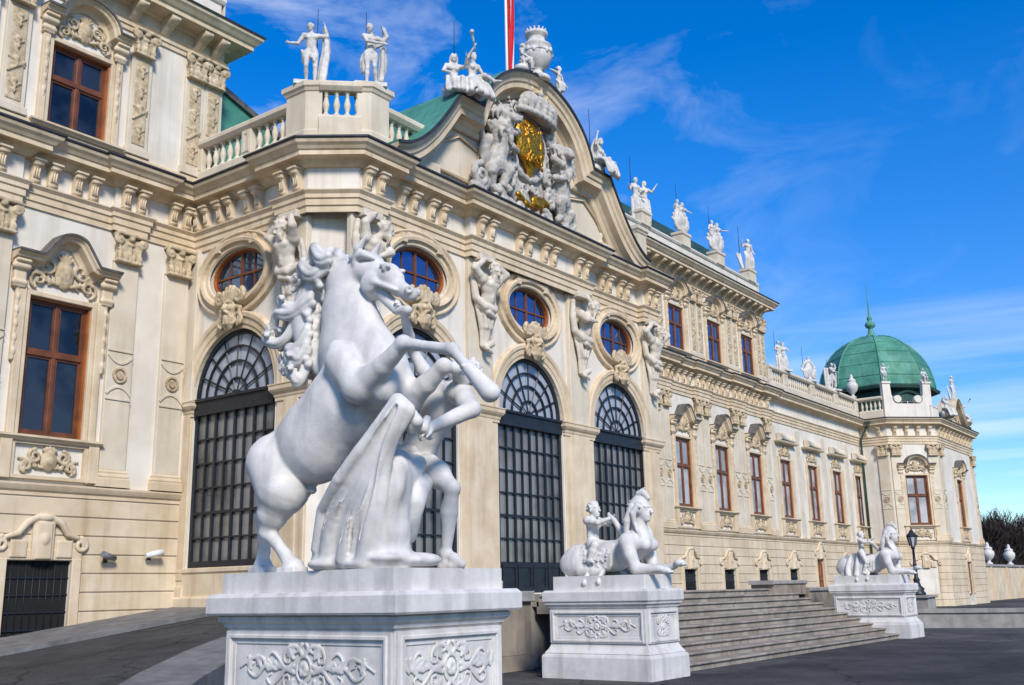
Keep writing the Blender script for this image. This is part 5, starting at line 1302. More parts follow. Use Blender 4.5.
def tamer():
    S = Sculpt(); s = 1.33
    Jm = {'pel': G['pel'], 'wai': G['wai'], 'che': G['che'] + V(0, .0, -.02), 'nek': G['neck'] + V(0, .02, -.02), 'hed': G['head'] + V(0, .03, .05), 'hup': V(.05, -.35, 1.)}
    for q in 'RL':
        Jm['sh' + q] = G['sh' + q]; Jm['el' + q] = G['el' + q]; Jm['ha' + q] = G['wrR'] if q == 'R' else G['haL'] + V(.0, -.01, -.07)
    Jm['shL'] = Jm['shL'] + V(0, -.06, -.06); Jm['curlR'] = .8; Jm['curlL'] = .7
    Jm.update(hiR=G['hiR'], knR=G['knR'], anR=G['anR'] + V(0, 0, .0), toR=G['toR'] + V(0, 0, .03), hiL=G['pel'] + V(.06, .14, -.04), knL=G['knL'], anL=G['anL'], toL=G['anL'] + V(.0, -.2, -.06))
    human(S, Jm, s, unit((-.25, -.97, 0)), 'curls', look=(-.35, .25, .75))
    # muscles of the back and the bent arm
    S.ell(G['che'] + V(.0, .06, .02), (.17, .22, .21), .08); S.chain([G['shR'], G['elR'], G['wrR']], [.105, .082, .052], .05); S.ell(G['shR'] + V(0, .0, .0), (.11, .125, .12), .05); S.chain([G['wai'], G['pel']], [.16, .17], .08)
    S.ell(G['che'] + V(-.12, .02, -.06), (.1, .14, .16), .06); S.ell(G['elR'] * .5 + G['shR'] * .5 + V(-.02, 0, 0), (.075, .08, .1), .04)
    S.ell(G['hiR'] * .6 + G['knR'] * .4 + V(0, -.01, 0), (.11, .12, .14), .06); S.ell(G['knR'] * .66 + G['anR'] * .34 + V(0, .045, 0), (.055, .06, .13), .04)
    hl = V(G['anR'][0], G['anR'][1] + .05, .055); S.ell(hl, (.05, .06, .05), .03); S.chain([hl + V(0, 0, -.012), hl * .5 + V(G['toR'][0], G['toR'][1], .045) * .5, V(G['toR'][0], G['toR'][1], .042)], [.04, .045, .036], .03); S.chain([G['anR'], hl + V(0, -.06, .03)], [.05, .05], .03)
    return S
tamer().build('person', 'statue', .0115, hs)
def drape():
    S = Sculpt(); g = lambda n, dx=0, dy=0, dz=0: G[n] + V(dx, dy, dz)
    cloth(S, [g('L%d' % i_) for i_ in range(6)], [g('M%d' % i_) for i_ in range(6)], 6, .058, .11, .05, .035, (-1, -.15, 0), 3, .02, .042)
    cloth(S, [g('S%d' % i_) for i_ in range(4)], [g('T%d' % i_) for i_ in range(4)], 5, .045, .11, .04, .025, (-.9, -.4, 0), 5, .02, .034)
    cloth(S, [g('pel', -.14, .10, .02), g('S0', .05, .02, -.04), g('S1', .06, .02, .1)], [g('pel', -.08, -.16, .02), g('T0', -.03, .02, -.03), g('T1', .05, .04, .1)], 4, .03, .05, .025, .02, (-.7, -.7, 0), 6, .02)
    cloth(S, [g('pel', .05, .1, 0), g('c9', .4, .3, .1), g('c11', .35, .35, .1)], [g('hiR', .12, .06, -.02), g('c9', .4, .02, .05), g('c11', .4, .0, .25)], 5, .05, .12, .05, .03, (-.5, -.8, 0), 8)
    # twisted end over the forearm, knot at the belt, train on the plinth
    S.chain([g('L0', .02, .04, .02), g('haR', -.03, .05, .03), g('haR', -.05, -.02, -.05), g('haR', -.03, .06, -.12), g('M0', .0, .02, -.04)], [.035, .05, .06, .05, .035], .015)
    S.chain([g('wrR', -.06, .02, .07), g('wrR', -.10, .03, -.02), g('wrR', -.02, .03, -.09)], [.04, .055, .04], .015)
    S.chain([g('L0', 0, .02, .04), g('L1', -.03, .05, .03), g('L2', -.05, .03, .04), g('L3', -.06, .02, .02), g('L4', -.05, .0, .05), g('L5', -.03, .0, .12)], [.03, .045, .055, .06, .055, .05], .018)
    S.chain([g('pel', -.20, .06, .10), g('pel', -.16, -.12, .08), g('pel', .0, -.2, .06)], [.05, .05, .045], .03)
    for n_, r_ in (('c5', .1), ('c6', .12), ('c11', .12), ('c7', .1), ('c8', .08)): S.ell(g(n_, .08, 0, .02), (.2, r_ * 1.9, .07), .05)
    S.chain([g('c5', .05, -.02, .03), g('c6', .0, 0, .05), g('c7', .0, 0, .03), g('c8', .04, .04, .02)], [.07, .06, .06, .05], .03)
    S.chain([g('L3', .16, .0, -.05), g('L4', .14, .0, .0), g('L5', .12, -.08, .02)], [.09, .13, .17], .06)
    S.chain([g('M2', .2, .05, 0), g('M4', .2, .0, 0), g('M5', .2, 0, 0)], [.16, .2, .24], .06)
    return S
drape().build('drapery', 'statue', .012, hs, noise=.002, nscale=3.)
MB().box(6.95 - OG[0], 8.55 - OG[0], 6.56 - OG[1], 8.97 - OG[1], 1.62 - OG[2], .012).build('statue_base', 'statue', hs)

def panel_relief(w, h, seed):
    h = min(h, w * .44); S = Sculpt(); rn = random.Random(seed); t = .02
    def scroll(pts, r0=.024, r1=.012): P_ = smooth_path([wl(x, y, .012) for x, y in pts], 4); S.chain(P_, [r0 + (r1 - r0) * i / len(P_) for i in range(len(P_))], .008)
    S.ell(wl(0, 0, .0), (h * .13, .03, h * .16), .01); S.chain([wl(h * .2 * cos(a), h * .24 * sin(a), .01) for a in np.linspace(0, 2 * PI, 15)], [.018] * 15, .006)
    for sg in (-1, 1):
        for sv in (-1, 1):
            scroll([(sg * .02, sv * h * .26), (sg * h * .22, sv * h * .42), (sg * h * .5, sv * h * .36), (sg * h * .56, sv * h * .16), (sg * h * .42, sv * h * .12), (sg * h * .4, sv * h * .24)])
            scroll([(sg * h * .26, sv * h * .06), (sg * h * .52, sv * h * .02), (sg * h * .72, sv * h * .2), (sg * h * .9, sv * h * .3), (sg * h * 1.04, sv * h * .18), (sg * h * .92, sv * h * .1)]) if w > 1.2 else None
            scroll([(sg * h * .06, sv * h * .46), (sg * h * .16, sv * h * .34), (sg * h * .3, sv * h * .28)])
        if w > 1.2:
            scroll([(sg * h * .8, 0), (sg * h * 1.1, h * .04), (sg * w * .34, -h * .16), (sg * w * .40, -.02), (sg * w * .36, h * .08)]); scroll([(sg * h * 1.0, -h * .02), (sg * w * .3, h * .2), (sg * w * .38, h * .16), (sg * w * .46, 0)])
            for k in range(4): leaf(S, sg * (h * .62 + k * w * .075), h * .02 * (-1) ** k, PI / 2 - sg * (1.2 - .3 * k), .13, .07, .012, .008)
        leaf(S, sg * h * .3, h * .2, PI / 2 - sg * .6, h * .26, .09, .012, .008); leaf(S, sg * h * .3, -h * .2, -PI / 2 + sg * .6, h * .26, .09, .012, .008)
    for k in range(6): a = k * PI / 3; S.ell(wl(h * .08 * cos(a), h * .09 * sin(a), .03), (.028, .02, .028), .008)
    return S.mesh(.0125, name='panel_relief')
def pedestal(name, label, x0, x1, y0, y1, zt, zc, zm, zb, inset, group=None, relief_seed=1):
    """flared stone pedestal: plinth to zb, concave foot, panelled die, cap from zm to zt"""
    cx, cy = (x0 + x1) / 2, (y0 + y1) / 2; t = thing(name, label, 'pedestal', (cx, cy, 0), 0, group)
    a, b = (x1 - x0) / 2 - inset, (y1 - y0) / 2 - inset
    loop = [(-a, b), (-a, -b), (a, -b), (a, b)]
    body = MB().sweep(loop, [(-.25, 0), (inset + .03, 0), (inset + .03, zb * .9), (inset + .015, zb), (inset - .02, zb + .015)] + [(inset * .9 * (1 - sin(t_ * PI / 2)) ** 1.0, zb + .03 + t_ * .17) for t_ in [k / 6 for k in range(7)]] + [(0, zm), (-.25, zm)], closed=True)
    body.build('die', 'statue', t)
    cap = MB().sweep(loop, [(-.2, zm), (.0, zm), (.03, zm + .02), (.035, zm + .05), (.075, zm + .08), (.08, zm + .12), (.06, zm + .135), (inset - .01, zc), (inset + .005, zc + .02), (inset + .005, zt - .04), (inset - .03, zt), (-.2, zt)], closed=True)
    i = [cap.vert(p) for p in ((-a, -b, zt - .001), (a, -b, zt - .001), (a, b, zt - .001), (-a, b, zt - .001))]; cap.face(i); cap.build('cap', 'statue', t)
    v0, v1 = zb + .27, zm - .09; hh = v1 - v0
    for (px, py, rz, w) in ((-a, 0, -PI / 2, 2 * b), (0, -b, 0, 2 * a), (a, 0, PI / 2, 2 * b), (0, b, PI, 2 * a)):
        m = MB(WALLF); u = w / 2 - .1
        m.plate(rect(-w / 2 + .015, w / 2 - .015, v0 - .06, zm - .012), [rect(-u, u, v0, v1)], .03, .03)
        m.sweep(rect(-u, u, v0, v1), [(.045, .03), (.035, .045), (.01, .045), (0, .012), (-.045, .012), (-.05, .002)], closed=True)
        o = m.build('panel', 'statue', t, (px, py, 0), rz)
        key = (round(w, 2), relief_seed)
        if key not in PANELS: PANELS[key] = panel_relief(w - .3, hh * .92, relief_seed + len(PANELS))
        add('panel_relief', PANELS[key], 'statue', o, (0, -.004, (v0 + v1) / 2)).scale = (1, .62, 1)
    return t
PANELS = {}
pedestal('statue_pedestal', 'large white panelled pedestal in the foreground carrying the rearing horse', 6.85, 8.72, 6.44, 9.09, 1.62, 1.41, 1.27, .36, .16, 'white statue pedestals', 1)
pedestal('statue_pedestal', 'white flared pedestal carved with scrolls under the sphinx left of the stairs', 16.47, 17.83, 9.38, 11.66, 1.58, 1.36, 1.24, .42, .10, 'white statue pedestals', 20)
pedestal('statue_pedestal', 'white flared pedestal under the sphinx right of the stairs beside the street lamp', 31.95, 33.3, 9.5, 11.8, 1.58, 1.36, 1.24, .42, .10, 'white statue pedestals', 20)

# ---------------------------------------------------------------- sphinxes
def sphinx(loc, label, near):
    t = thing('sphinx_statue', label, 'statue', loc, 0, 'white sphinxes beside the stairs')
    MB().box(-.52, .52, -.98, 1.0, -.02, .255).build('statue_base', 'statue', t)
    z = .25; S = Sculpt(); X = (1, 0, 0)
    S.chain([V(0, .72, z + .30), V(0, .35, z + .33), V(0, -.1, z + .36), V(0, -.45, z + .50), V(0, -.62, z + .62)], [.32, .29, .27, .27, .25], .1)
    for q in (-1, 1):
        S.ell(V(q * .24, .68, z + .24), (.17, .33, .25), .08); S.chain([V(q * .3, .5, z + .1), V(q * .34, .2, z + .08), V(q * .34, .02, z + .07)], [.11, .085, .075], .05)
        # human shoulders, arms and lion paws
        S.ell(V(q * .33, -.58, z + .62), .155, .08); S.chain([V(q * .36, -.56, z + .6), V(q * .37, -.64, z + .36), V(q * .34, -.72, z + .13)], [.145, .12, .105], .06)
        S.chain([V(q * .34, -.72, z + .12), V(q * .30, -1.0, z + .1), V(q * .24 - (.04 if q < 0 else -.04), -1.2, z + (.1 if q < 0 else .16))], [.105, .085, .062], .05)
        pz = z + (.06 if q < 0 else .2); py = -1.26 if q < 0 else -1.3; px = q * .24
        S.ell(V(px, py - .02, pz), (.085, .11, .07), .03)
        for i in range(4): S.ell(V(px + (i - 1.5) * .04, py - .11, pz - .02), (.024, .045, .034), .008)
        S.ell(V(q * .14, -.82, z + .55), .118, .07)
    S.ell(V(0, -.66, z + .62), (.3, .2, .24), .08)
    S.chain([V(0, -.62, z + .72), V(0, -.68, z + .98)], [.16, .115], .07)
    head(S, V(0, -.72, z + 1.18), (-.12, -1, .02), (0, 0, 1), 1.85, None)
    # head cloth, plume and braids
    S.ell(V(0, -.66, z + 1.26), (.185, .2, .2), .04)
    for i in range(7):
        a = PI * i / 6; S.seg(V(.19 * cos(a), -.78 + .03 * sin(a), z + 1.24 + .16 * sin(a)), V(.17 * cos(a), -.5, z + 1.22 + .16 * sin(a)), .03, .024, .02)
    S.chain([V(0, -.86, z + 1.41), V(0, -.78, z + 1.50), V(0, -.66, z + 1.51), V(.0, -.6, z + 1.44)], [.05, .06, .05, .03], .03)
    S.chain([V(0, -.72, z + 1.46), V(0, -.72, z + 1.56), V(0, -.8, z + 1.60)], [.035, .03, .02], .02)
    for q in (-1, 1):
        S.chain([V(q * .17, -.72, z + 1.28), V(q * .215, -.64, z + 1.12), V(q * .20, -.66, z + .96), V(q * .24, -.74, z + .8), V(q * .22, -.80, z + .66)], [.05, .062, .04, .038, .02], .015)
        S.chain([V(q * .18, -.6, z + 1.26), V(q * .2, -.5, z + 1.0), V(q * .17, -.45, z + .8)], [.06, .07, .05], .02)
        S.ell(V(q * .19, -.7, z + 1.2), (.04, .05, .07), .015)
    S.chain([V(0, -.5, z + .95), V(0, -.4, z + .75), V(0, -.3, z + .62)], [.09, .1, .07], .05)
    # saddle cloth with tassels
    for q in (-1, 1):
        n = 26; hem = []
        segs = []
        for i in range(n):
            y = .48 - .66 * i / (n - 1); hang = z + .20 - .07 * abs(sin(i * .62)) - (.07 if i in (6, 7, 8, 18, 19, 20) else 0); hem.append((y, hang))
            for p_, q_ in ((V(q * .06, y, z + .62), V(q * .20, y, z + .55)), (V(q * .20, y, z + .55), V(q * .30, y, z + .40)), (V(q * .30, y, z + .40), V(q * .335, y, hang))): segs.append((p_, q_, .042, .04))
        S.group(segs, .01)
        S.chain([V(q * .365, y, h_) for y, h_ in hem], [.022] * n, .006); S.chain([V(q * .335, y, h_ + .12) for y, h_ in hem], [.016] * n, .006)
        rn2 = random.Random(5)
        for i in range(26): y = rn2.uniform(-.12, .42); zz = rn2.uniform(.24, .5); xx = .385 - max(0, zz - .32) * .5; S.ell(V(q * xx, y, z + zz), (.015, .03, .022), .008)
        for i in (7, 19): y, h_ = hem[i]; S.chain([V(q * .375, y, h_), V(q * .42, y, h_ - .05), V(q * .47, y, h_ - .09), V(q * .50, y, h_ - .14)], [.04, .04, .04, .035], .015); S.ell(V(q * .52, y, h_ - .19), (.05, .05, .06), .015)
    S.build('sphinx', 'statue', .0155, t, noise=.0015, nscale=4)
    # the child with the sphinx
    C = Sculpt()
    if near: Jc = sc(dict(SEAT, knR=(-.3, -.2, .5), knL=(.3, -.2, .5), anR=(-.36, -.1, .2), anL=(.36, -.1, .2), toR=(-.4, -.22, .16), toL=(.4, -.22, .16), elR=(-.22, -.24, .95), haR=(-.1, -.42, 1.02), elL=(.25, -.2, .95), haL=(.12, -.4, 1.06)), 0.94, (-.05, .34, z + .10))
    else: Jc = sc(dict(STAND, knR=(-.16, -.2, .5), anR=(-.14, -.02, .1), haR=(-.3, -.35, 1.35), elR=(-.32, -.15, 1.35), elL=(.34, -.15, 1.4), haL=(.2, -.5, 1.5)), .72, (-.38, .12, z + .02), .1)
    human(C, Jc, 1.02 if near else .72, fdir(0.), 'curls', child=True, look=(-.25, -1, .1), k=.05)
    h_ = np.array(Jc['haR'])
    C.chain([h_ + V(.05, -.02, .05), h_ + V(.05, -.1, -.03), V(-.02, -.30, z + .76), V(0.03, -.40, z + .62)], [.04, .05, .06, .06], .02)
    if near: C.chain([h_ + V(.05, 0, .02), h_ + V(.06, .02, .1)], [.04, .03], .02)
    else:
        cloth(C, [V(-.38, .05, z + .7), V(-.44, .1, z + .35), V(-.46, .12, z + .02)], [V(-.2, .7, z + .55), V(-.34, .75, z + .3), V(-.40, .8, z + .02)], 5, .05, .06, .03, .035, (-1, 0, .3), 4)
    C.build('child', 'statue', .013, t)
    return t
sphinx((17.13, 10.5, 1.58), 'white sphinx with a small child seated on its back, left of the stairs', True)
sphinx((32.62, 10.65, 1.58), 'white sphinx with a standing child at its side, by the street lamp', False)
# ---------------------------------------------------------------- statues of the roof line
def lightning(parent, x, y, z0, z1): MB().tube([(x, y, z0), (x, y, z1)], [.018, .008], 5).build('lightning_rod', 'iron', parent)
def statue(name, label, loc, rz, figs, vox=.03, group='stone statues along the roof', rod=None, base=(.42, .30), mat='oldstatue', cat='statue'):
    t = thing(name, label, cat, loc, rz, group)
    if base: MB().box(-base[0], base[0], -base[1], base[1], -.02, .09).build('statue_base', mat, t)
    for fn in figs:
        S = Sculpt(); nm = fn(S) or 'figure'; S.build(nm, mat, vox, t, noise=.004, nscale=2.5)
    if rod: lightning(t, *rod)
    return t
def figA(S):
    Jn = sc(dict(STAND, elR=(-.34, .0, 1.18), haR=(-.56, -.16, 1.10), elL=(.42, .02, 1.46), haL=(.34, -.03, 1.74), hed=(-.03, -.03, 1.66), knR=(-.12, -.1, .5), pel=(.03, 0, .99)), 1., (0, 0, .09))
    human(S, Jn, 1., (0, -1, 0), 'curls', look=(-.4, -1, 0))
    cloth(S, [(.34, .05, 1.8), (.34, .1, 1.3), (.26, .1, .7), (.2, .1, .12)], [(.40, .08, 1.7), (.46, .12, 1.2), (.40, .12, .7), (.36, .1, .12)], 4, .045, .07, .03, .03, (0, -1, 0), 1)
    cloth(S, [(-.17, -.05, 1.03), (-.1, -.10, .95), (-.02, -.12, .88)], [(.17, -.05, 1.0), (.13, -.1, .9), (.1, -.10, .72)], 4, .022, .03, .02, .015, (0, -1, 0), 2)
    S.chain([(-.24, .0, 1.08), (-.2, -.04, .98), (-.2, .04, .75)], [.035, .05, .03], .03)
def figB(S):
    Jn = sc(dict(STAND, elR=(-.18, -.18, 1.2), haR=(.24, -.3, 1.16), elL=(.4, .0, 1.42), haL=(.32, -.02, 1.72), hed=(-.06, -.06, 1.66), che=(-.02, 0, 1.35), knL=(.05, -.16, .52), anL=(.16, -.0, .09)), 1., (0, 0, .09), .3)
    human(S, Jn, 1., fdir(.3), 'curls', look=(-.1, -1, -.1))
    cloth(S, [(-.22, .0, 1.02), (-.27, .05, .8), (-.22, .08, .5)], [(.14, -.08, 1.0), (-.02, -.1, .88), (-.08, -.06, .55)], 5, .028, .035, .02, .02, (0, -1, 0), 4)
    cloth(S, [(.28, -.05, 1.2), (.26, .02, .8), (.22, .05, .2)], [(.36, -.05, 1.2), (.40, .05, .8), (.34, .08, .4)], 3, .05, .06, .03, .03, (0, -1, 0), 6)
    S.chain([(.33, 0, 1.8), (.42, .05, 1.6), (.3, .1, 1.4), (.1, .12, 1.3)], [.05, .06, .06, .05], .03)
statue('roof_statue', 'nude stone statue with right arm stretched out low, on the portico balustrade corner', (XS + .16, 18.85, 14.5), rad(-42), [figA], .024, rod=(.16, .25, .1, 2.5))
statue('roof_statue', 'stone statue crossing one arm over its waist, on the portico balustrade corner', (17.72, 17.68, 14.5), rad(-42), [figB], .024, rod=(-.12, .25, .1, 2.4))
# pediment groups
def seatL(S):
    Jn = sc(dict(SEAT, elL=(.32, -.2, .92), haL=(.26, -.42, 1.12), elR=(-.32, -.1, .78), haR=(-.15, -.3, .65), knL=(.3, -.4, .4), anL=(.42, -.62, .1), toL=(.46, -.8, .06)), 1.05, (-.28, .05, .0), -.1); human(S, Jn, 1.05, fdir(-.1), 'long', True)
    cloth(S, [(-.5, -.05, .62), (-.55, -.3, .5), (-.6, -.42, .1)], [(.0, -.1, .55), (.05, -.48, .45), (.1, -.6, .05)], 6, .06, .1, .04, .035, (0, -1, .2), 3)
    S.ell((-.25, .12, .25), (.35, .3, .3), .08)
def seatR(S):
    Jn = sc(dict(SEAT, elR=(-.3, -.15, 1.05), haR=(-.26, -.34, 1.28), elL=(.36, -.02, .8), haL=(.48, -.25, .6), knR=(.05, -.42, .55), anR=(.15, -.7, .3), toR=(.22, -.9, .24)), 1.08, (.30, .0, .1), .35); human(S, Jn, 1.08, fdir(.35), 'curls', True)
    h = np.array(Jn['haR']); S.chain([h + V(.08, .06, -.05), h + V(-.05, -.12, .12), h + V(-.12, -.2, .28)], [.022, .03, .04], .01); S.seg(h + V(-.12, -.2, .27), h + V(-.15, -.25, .34), .04, .07, .01)
    cloth(S, [(.1, -.1, .6), (.1, -.42, .5), (.2, -.6, .1)], [(.55, .0, .62), (.6, -.3, .5), (.75, -.5, -.05)], 6, .06, .1, .04, .035, (0, -1, .2), 9)
    S.ell((.3, .1, .3), (.35, .3, .35), .08); S.ell((.05, -.35, .15), (.16, .14, .15), .03)
statue('pediment_statue', 'pair of seated winged stone figures with a trumpet on the left shoulder of the pediment', (CX - 3.62, 17.15, 15.28), rad(-30), [seatL, seatR], .026, rod=(-.2, .2, 1.2, 2.6), base=None)
def reclR(S):
    Jn = sc(dict(SEAT, elR=(-.36, -.05, 1.05), haR=(-.3, -.1, 1.42), elL=(.36, -.05, .78), haL=(.6, -.2, .72), hed=(-.05, -.06, 1.22)), 1.05, (0, 0, .0), -.1); human(S, Jn, 1.05, fdir(-.1), 'long', True)
    cloth(S, [(-.32, -.02, .6), (-.35, -.35, .5), (-.35, -.5, .05)], [(.3, -.05, .6), (.35, -.4, .48), (.45, -.5, .05)], 7, .06, .1, .04, .035, (0, -1, .2), 5); S.ell((0, .15, .25), (.4, .3, .28), .08)
    cloth(S, [(-.25, .1, 1.3), (-.35, .2, .9), (-.3, .2, .5)], [(.2, .12, 1.0), (.3, .2, .8), (.35, .2, .4)], 4, .05, .08, .04, .03, (0, 1, 0), 6)
statue('pediment_statue', 'seated stone figure with raised arm on the right shoulder of the pediment', (CX + 3.75, 17.15, 15.28), rad(10), [reclR], .026, rod=(-.1, .3, .8, 2.6), base=None)
t = thing('pediment_urn', 'large carved stone urn at the crown of the pediment', 'urn', (CX + .12, 17.15, 17.38))
MB().lathe([(.42, 0), (.42, .14), (.3, .18), (.2, .3), (.16, .38), (.24, .44), (.38, .58), (.48, .82), (.50, 1.02), (.46, 1.16), (.50, 1.2), (.48, 1.25), (.34, 1.36), (.28, 1.44), (.28, 1.58), (.36, 1.62), (.38, 1.7), (.3, 1.74), (.26, 1.7), (.1, 1.74)], 20).build('urn_body', 'oldstatue', t)
S = Sculpt()
S.group([((.30 * cos(b_), .30 * sin(b_), 1.69), (.30 * cos(b_ + .4), .30 * sin(b_ + .4), 1.69), .05, .05) for b_ in [k_ * PI / 8 for k_ in range(16)]], .01); S.group([((.49 * cos(b_), .49 * sin(b_), .98), (.49 * cos(b_ + .4), .49 * sin(b_ + .4), .98), .035, .035) for b_ in [k_ * PI / 8 for k_ in range(16)]], .01); S.seg((.3, 0, 1.69), (.49, 0, .98), .03)
for i in range(14): a = 2 * PI * i / 14; S.seg((.26 * cos(a), .26 * sin(a), 1.7), (.33 * cos(a), .33 * sin(a), 1.82), .05, .03, .02); S.ell((.48 * cos(a), .48 * sin(a), .95 + .08 * (i % 2)), (.06, .06, .1), .03)
S.build('urn_garland', 'oldstatue', .025, t)
def cherub(dx, rz, seat=False, **kw):
    def fn(S):
        base_ = SEAT if seat else STAND
        Jn = sc(dict(base_, **kw), .72, (dx, 0, 0), rz); human(S, Jn, .72, fdir(rz), 'curls', child=True, k=.05)
        p = np.array(Jn['pel']); cloth(S, [p + V(-.15, -.02, .06), p + V(-.14, -.12, -.1), p + V(-.08, -.08, -.3)], [p + V(.14, -.05, .04), p + V(.1, -.14, -.06), p + V(.12, -.1, -.26)], 4, .035, .05, .03, .02, (0, -1, 0), 2)
        if seat: S.ell((dx, .05, .1), (.3, .24, .16), .06)
    return fn
statue('cherub_statue', 'seated stone cherub leaning on the left side of the pediment urn', (CX - .72, 17.1, 17.36), rad(20), [cherub(0, 0, True, elL=(.4, -.05, 1.0), haL=(.62, 0, 1.1))], .022, group='cherubs beside the pediment urn', base=None)
statue('cherub_statue', 'standing stone cherub on the right side of the pediment urn', (CX + 1.28, 17.1, 17.1), rad(5), [cherub(0, 0, False, elR=(-.4, 0, 1.4), haR=(-.6, .05, 1.42), elL=(.3, -.05, 1.12), haL=(.36, -.2, .9))], .022, group='cherubs beside the pediment urn', base=None)
t = thing('flagpole', 'white flagpole with a hanging red and white flag behind the pediment urn', 'flagpole', (CX + 2.6, 20.2, 17.0))
MB().tube([(0, 0, -.6), (0, 0, 8)], [.06, .045], 8).build('pole', 'whitemetal', t)
M['flagred'] = plain('red_flag_cloth', (.55, .012, .02), .8); M['flagwhite'] = plain('white_flag_cloth', (.72, .70, .70), .8)
def flag(u0, u1):
    m = MB(); rows = []
    for i in range(15):
        z = 6.3 - i * .27; row = []
        for j in range(9):
            u = u0 + (u1 - u0) * j / 8; w = (.08 + .15 * u) * (.4 + .6 * (1 - abs(i - 4) / 14))
            row.append(m.vert((.05 + w * 1.0 + .03 * sin(u * 16 + i * .25), -.1 * u + .10 * sin(u * 19 + i * .2), z)))
        rows.append(row)
    for a, b in zip(rows, rows[1:]):
        for k_ in range(8): m.face((a[k_], a[k_ + 1], b[k_ + 1], b[k_]), True)
    return m
fl = flag(0, .6).build('flag', 'flagred', t); flag(.6, .85).build('white_band', 'flagwhite', fl); flag(.85, 1.).build('red_band', 'flagred', fl)

# parapet groups on the right block and the lower wing
def pair(a1=(-.5, -.1, 1.3), a2=(.5, -.1, 1.6), seed=0, mir=False):
    def f1(S):
        Jn = sc(dict(STAND, elR=(-.34, .0, 1.2), haR=a1, elL=(.28, -.02, 1.2), haL=(.2, -.25, 1.2)), .98, (-.24, 0, .09), .15, mir); human(S, Jn, .98, fdir(.15), 'curls', look=(-.2, -1, 0), hands=False)
        cloth(S, [(-.42, .0, 1.0), (-.45, -.05, .7), (-.42, .0, .2)], [(-.08, -.1, 1.0), (-.1, -.14, .6), (-.05, -.1, .12)], 5, .045, .08, .03, .03, (0, -1, 0), seed)
    def f2(S):
        Jn = sc(dict(STAND, elR=(-.3, -.05, 1.15), haR=(-.15, -.26, 1.0), elL=(.35, .0, 1.35), haL=a2), .95, (.24, .04, .09), -.25, mir); human(S, Jn, .95, fdir(-.25), 'long', True, look=(.3, -1, .1), hands=False)
        cloth(S, [(.05, .0, 1.0), (.03, -.05, .6), (.0, .0, .12)], [(.42, .0, 1.0), (.44, -.05, .6), (.46, .05, .12)], 6, .05, .09, .03, .03, (0, -1, 0), seed + 3)
    return [f1, f2]
def trophy(S):
    S.chain([(0, 0, 0), (0, 0, 1.2)], [.14, .1], .03); S.ell((0, 0, .75), (.34, .2, .42), .06); S.ell((0, 0, 1.32), (.14, .15, .17), .03); S.chain([(0, .1, 1.45), (0, -.02, 1.55), (0, -.16, 1.48)], [.05, .06, .03], .02)
    rn = random.Random(5)
    for i in range(9):
        a = PI * (i + .5) / 9; S.seg((0, .02, .5), (.72 * cos(a), .05, .6 + .8 * sin(a)), .05, .03, .02); S.ell((.62 * cos(a), .0, .6 + .7 * sin(a)), (.1, .05, .13), .02)
    for q in (-1, 1): S.ell((q * .36, -.06, .5), (.26, .1, .34), .03); S.ell((q * .34, -.12, .5), (.12, .06, .16), .02)
    return 'trophy'
statue('roof_statue', 'tall pair of draped stone figures on the parapet next to the pediment', (42.3, D + .2, 19.0), rad(-20), pair(seed=1), .032, rod=(-.3, .2, 1.5, 2.8), base=None).scale = (1.25, 1.25, 1.3)
statue('roof_statue', 'crowded stone group on the parapet pedestal, second from the pediment', (46.5, D + .2, 19.66), rad(-10), pair((-.4, -.2, 1.5), (.45, -.2, 1.2), 7) + [trophy], .032, rod=(0, .2, 1.5, 2.9), base=None)
statue('roof_statue', 'stone couple, one with an arm pointing right, third parapet group from the pediment', (50.6, D + .2, 19.66), rad(-15), pair((-.3, -.3, 1.0), (.62, -.1, 1.35), 12) + [trophy], .032, rod=(-.2, .2, 1.5, 2.8), base=None)
def figC(S):
    Jn = sc(dict(STAND, elR=(-.36, .02, 1.3), haR=(-.42, -.1, 1.55)), 1., (.12, 0, .05), -.2); human(S, Jn, 1., fdir(-.2), 'curls', hands=False)
    cloth(S, [(-.12, .0, 1.05), (-.15, -.1, .7), (-.1, .0, .1)], [(.34, .0, 1.1), (.36, -.1, .6), (.4, .0, .1)], 6, .045, .08, .03, .03, (0, -1, 0), 4)
    for i in range(7): S.seg((-.3, .1, .1), (-.55 + .06 * i, .2, .9 + .12 * sin(i * 1.7)), .07, .03, .03)
statue('roof_statue', 'single stone figure beside a sheaf of banners at the far end of the high parapet', (54.8, D + .2, 19.66), rad(-15), [figC], .032, rod=(-.3, .2, 1., 2.6), base=None).scale = (1.2, 1.2, 1.05)
statue('roof_statue', 'two standing stone figures on the lower balustrade nearest the tall block', (58.45, D + .05, 14.14), rad(-20), pair((-.3, -.2, 1.1), (.3, -.25, 1.15), 21), .032, rod=(-.3, .2, 1.2, 2.5), base=(.6, .3))
statue('roof_trophy', 'rounded stone trophy of arms on the lower balustrade', (62.85, D + .05, 14.14), rad(-20), [trophy], .032, rod=(-.3, .2, .9, 2.3), base=(.5, .3), cat='trophy')
def figD(S):
    figB(S); cloth(S, [(-.5, .1, 1.5), (-.5, .1, .9), (-.45, .1, .1)], [(-.2, .1, 1.5), (-.2, .12, .9), (-.1, .1, .1)], 5, .05, .1, .04, .03, (0, -1, 0), 9)
statue('roof_statue', 'stone figure with a hanging cloak on the lower balustrade nearest the dome', (67.05, D + .05, 14.14), rad(-25), [figD], .032, rod=(-.2, .2, 1.2, 2.2), base=(.5, .3))
tag(MB().lathe([(r * .72, z * .86) for r, z in URN], 14).build('balustrade_vase', 'oldstatue', None, (70.9, D + .05, 14.14)), 'stone vase on the balustrade corner in front of the dome', 'vase')
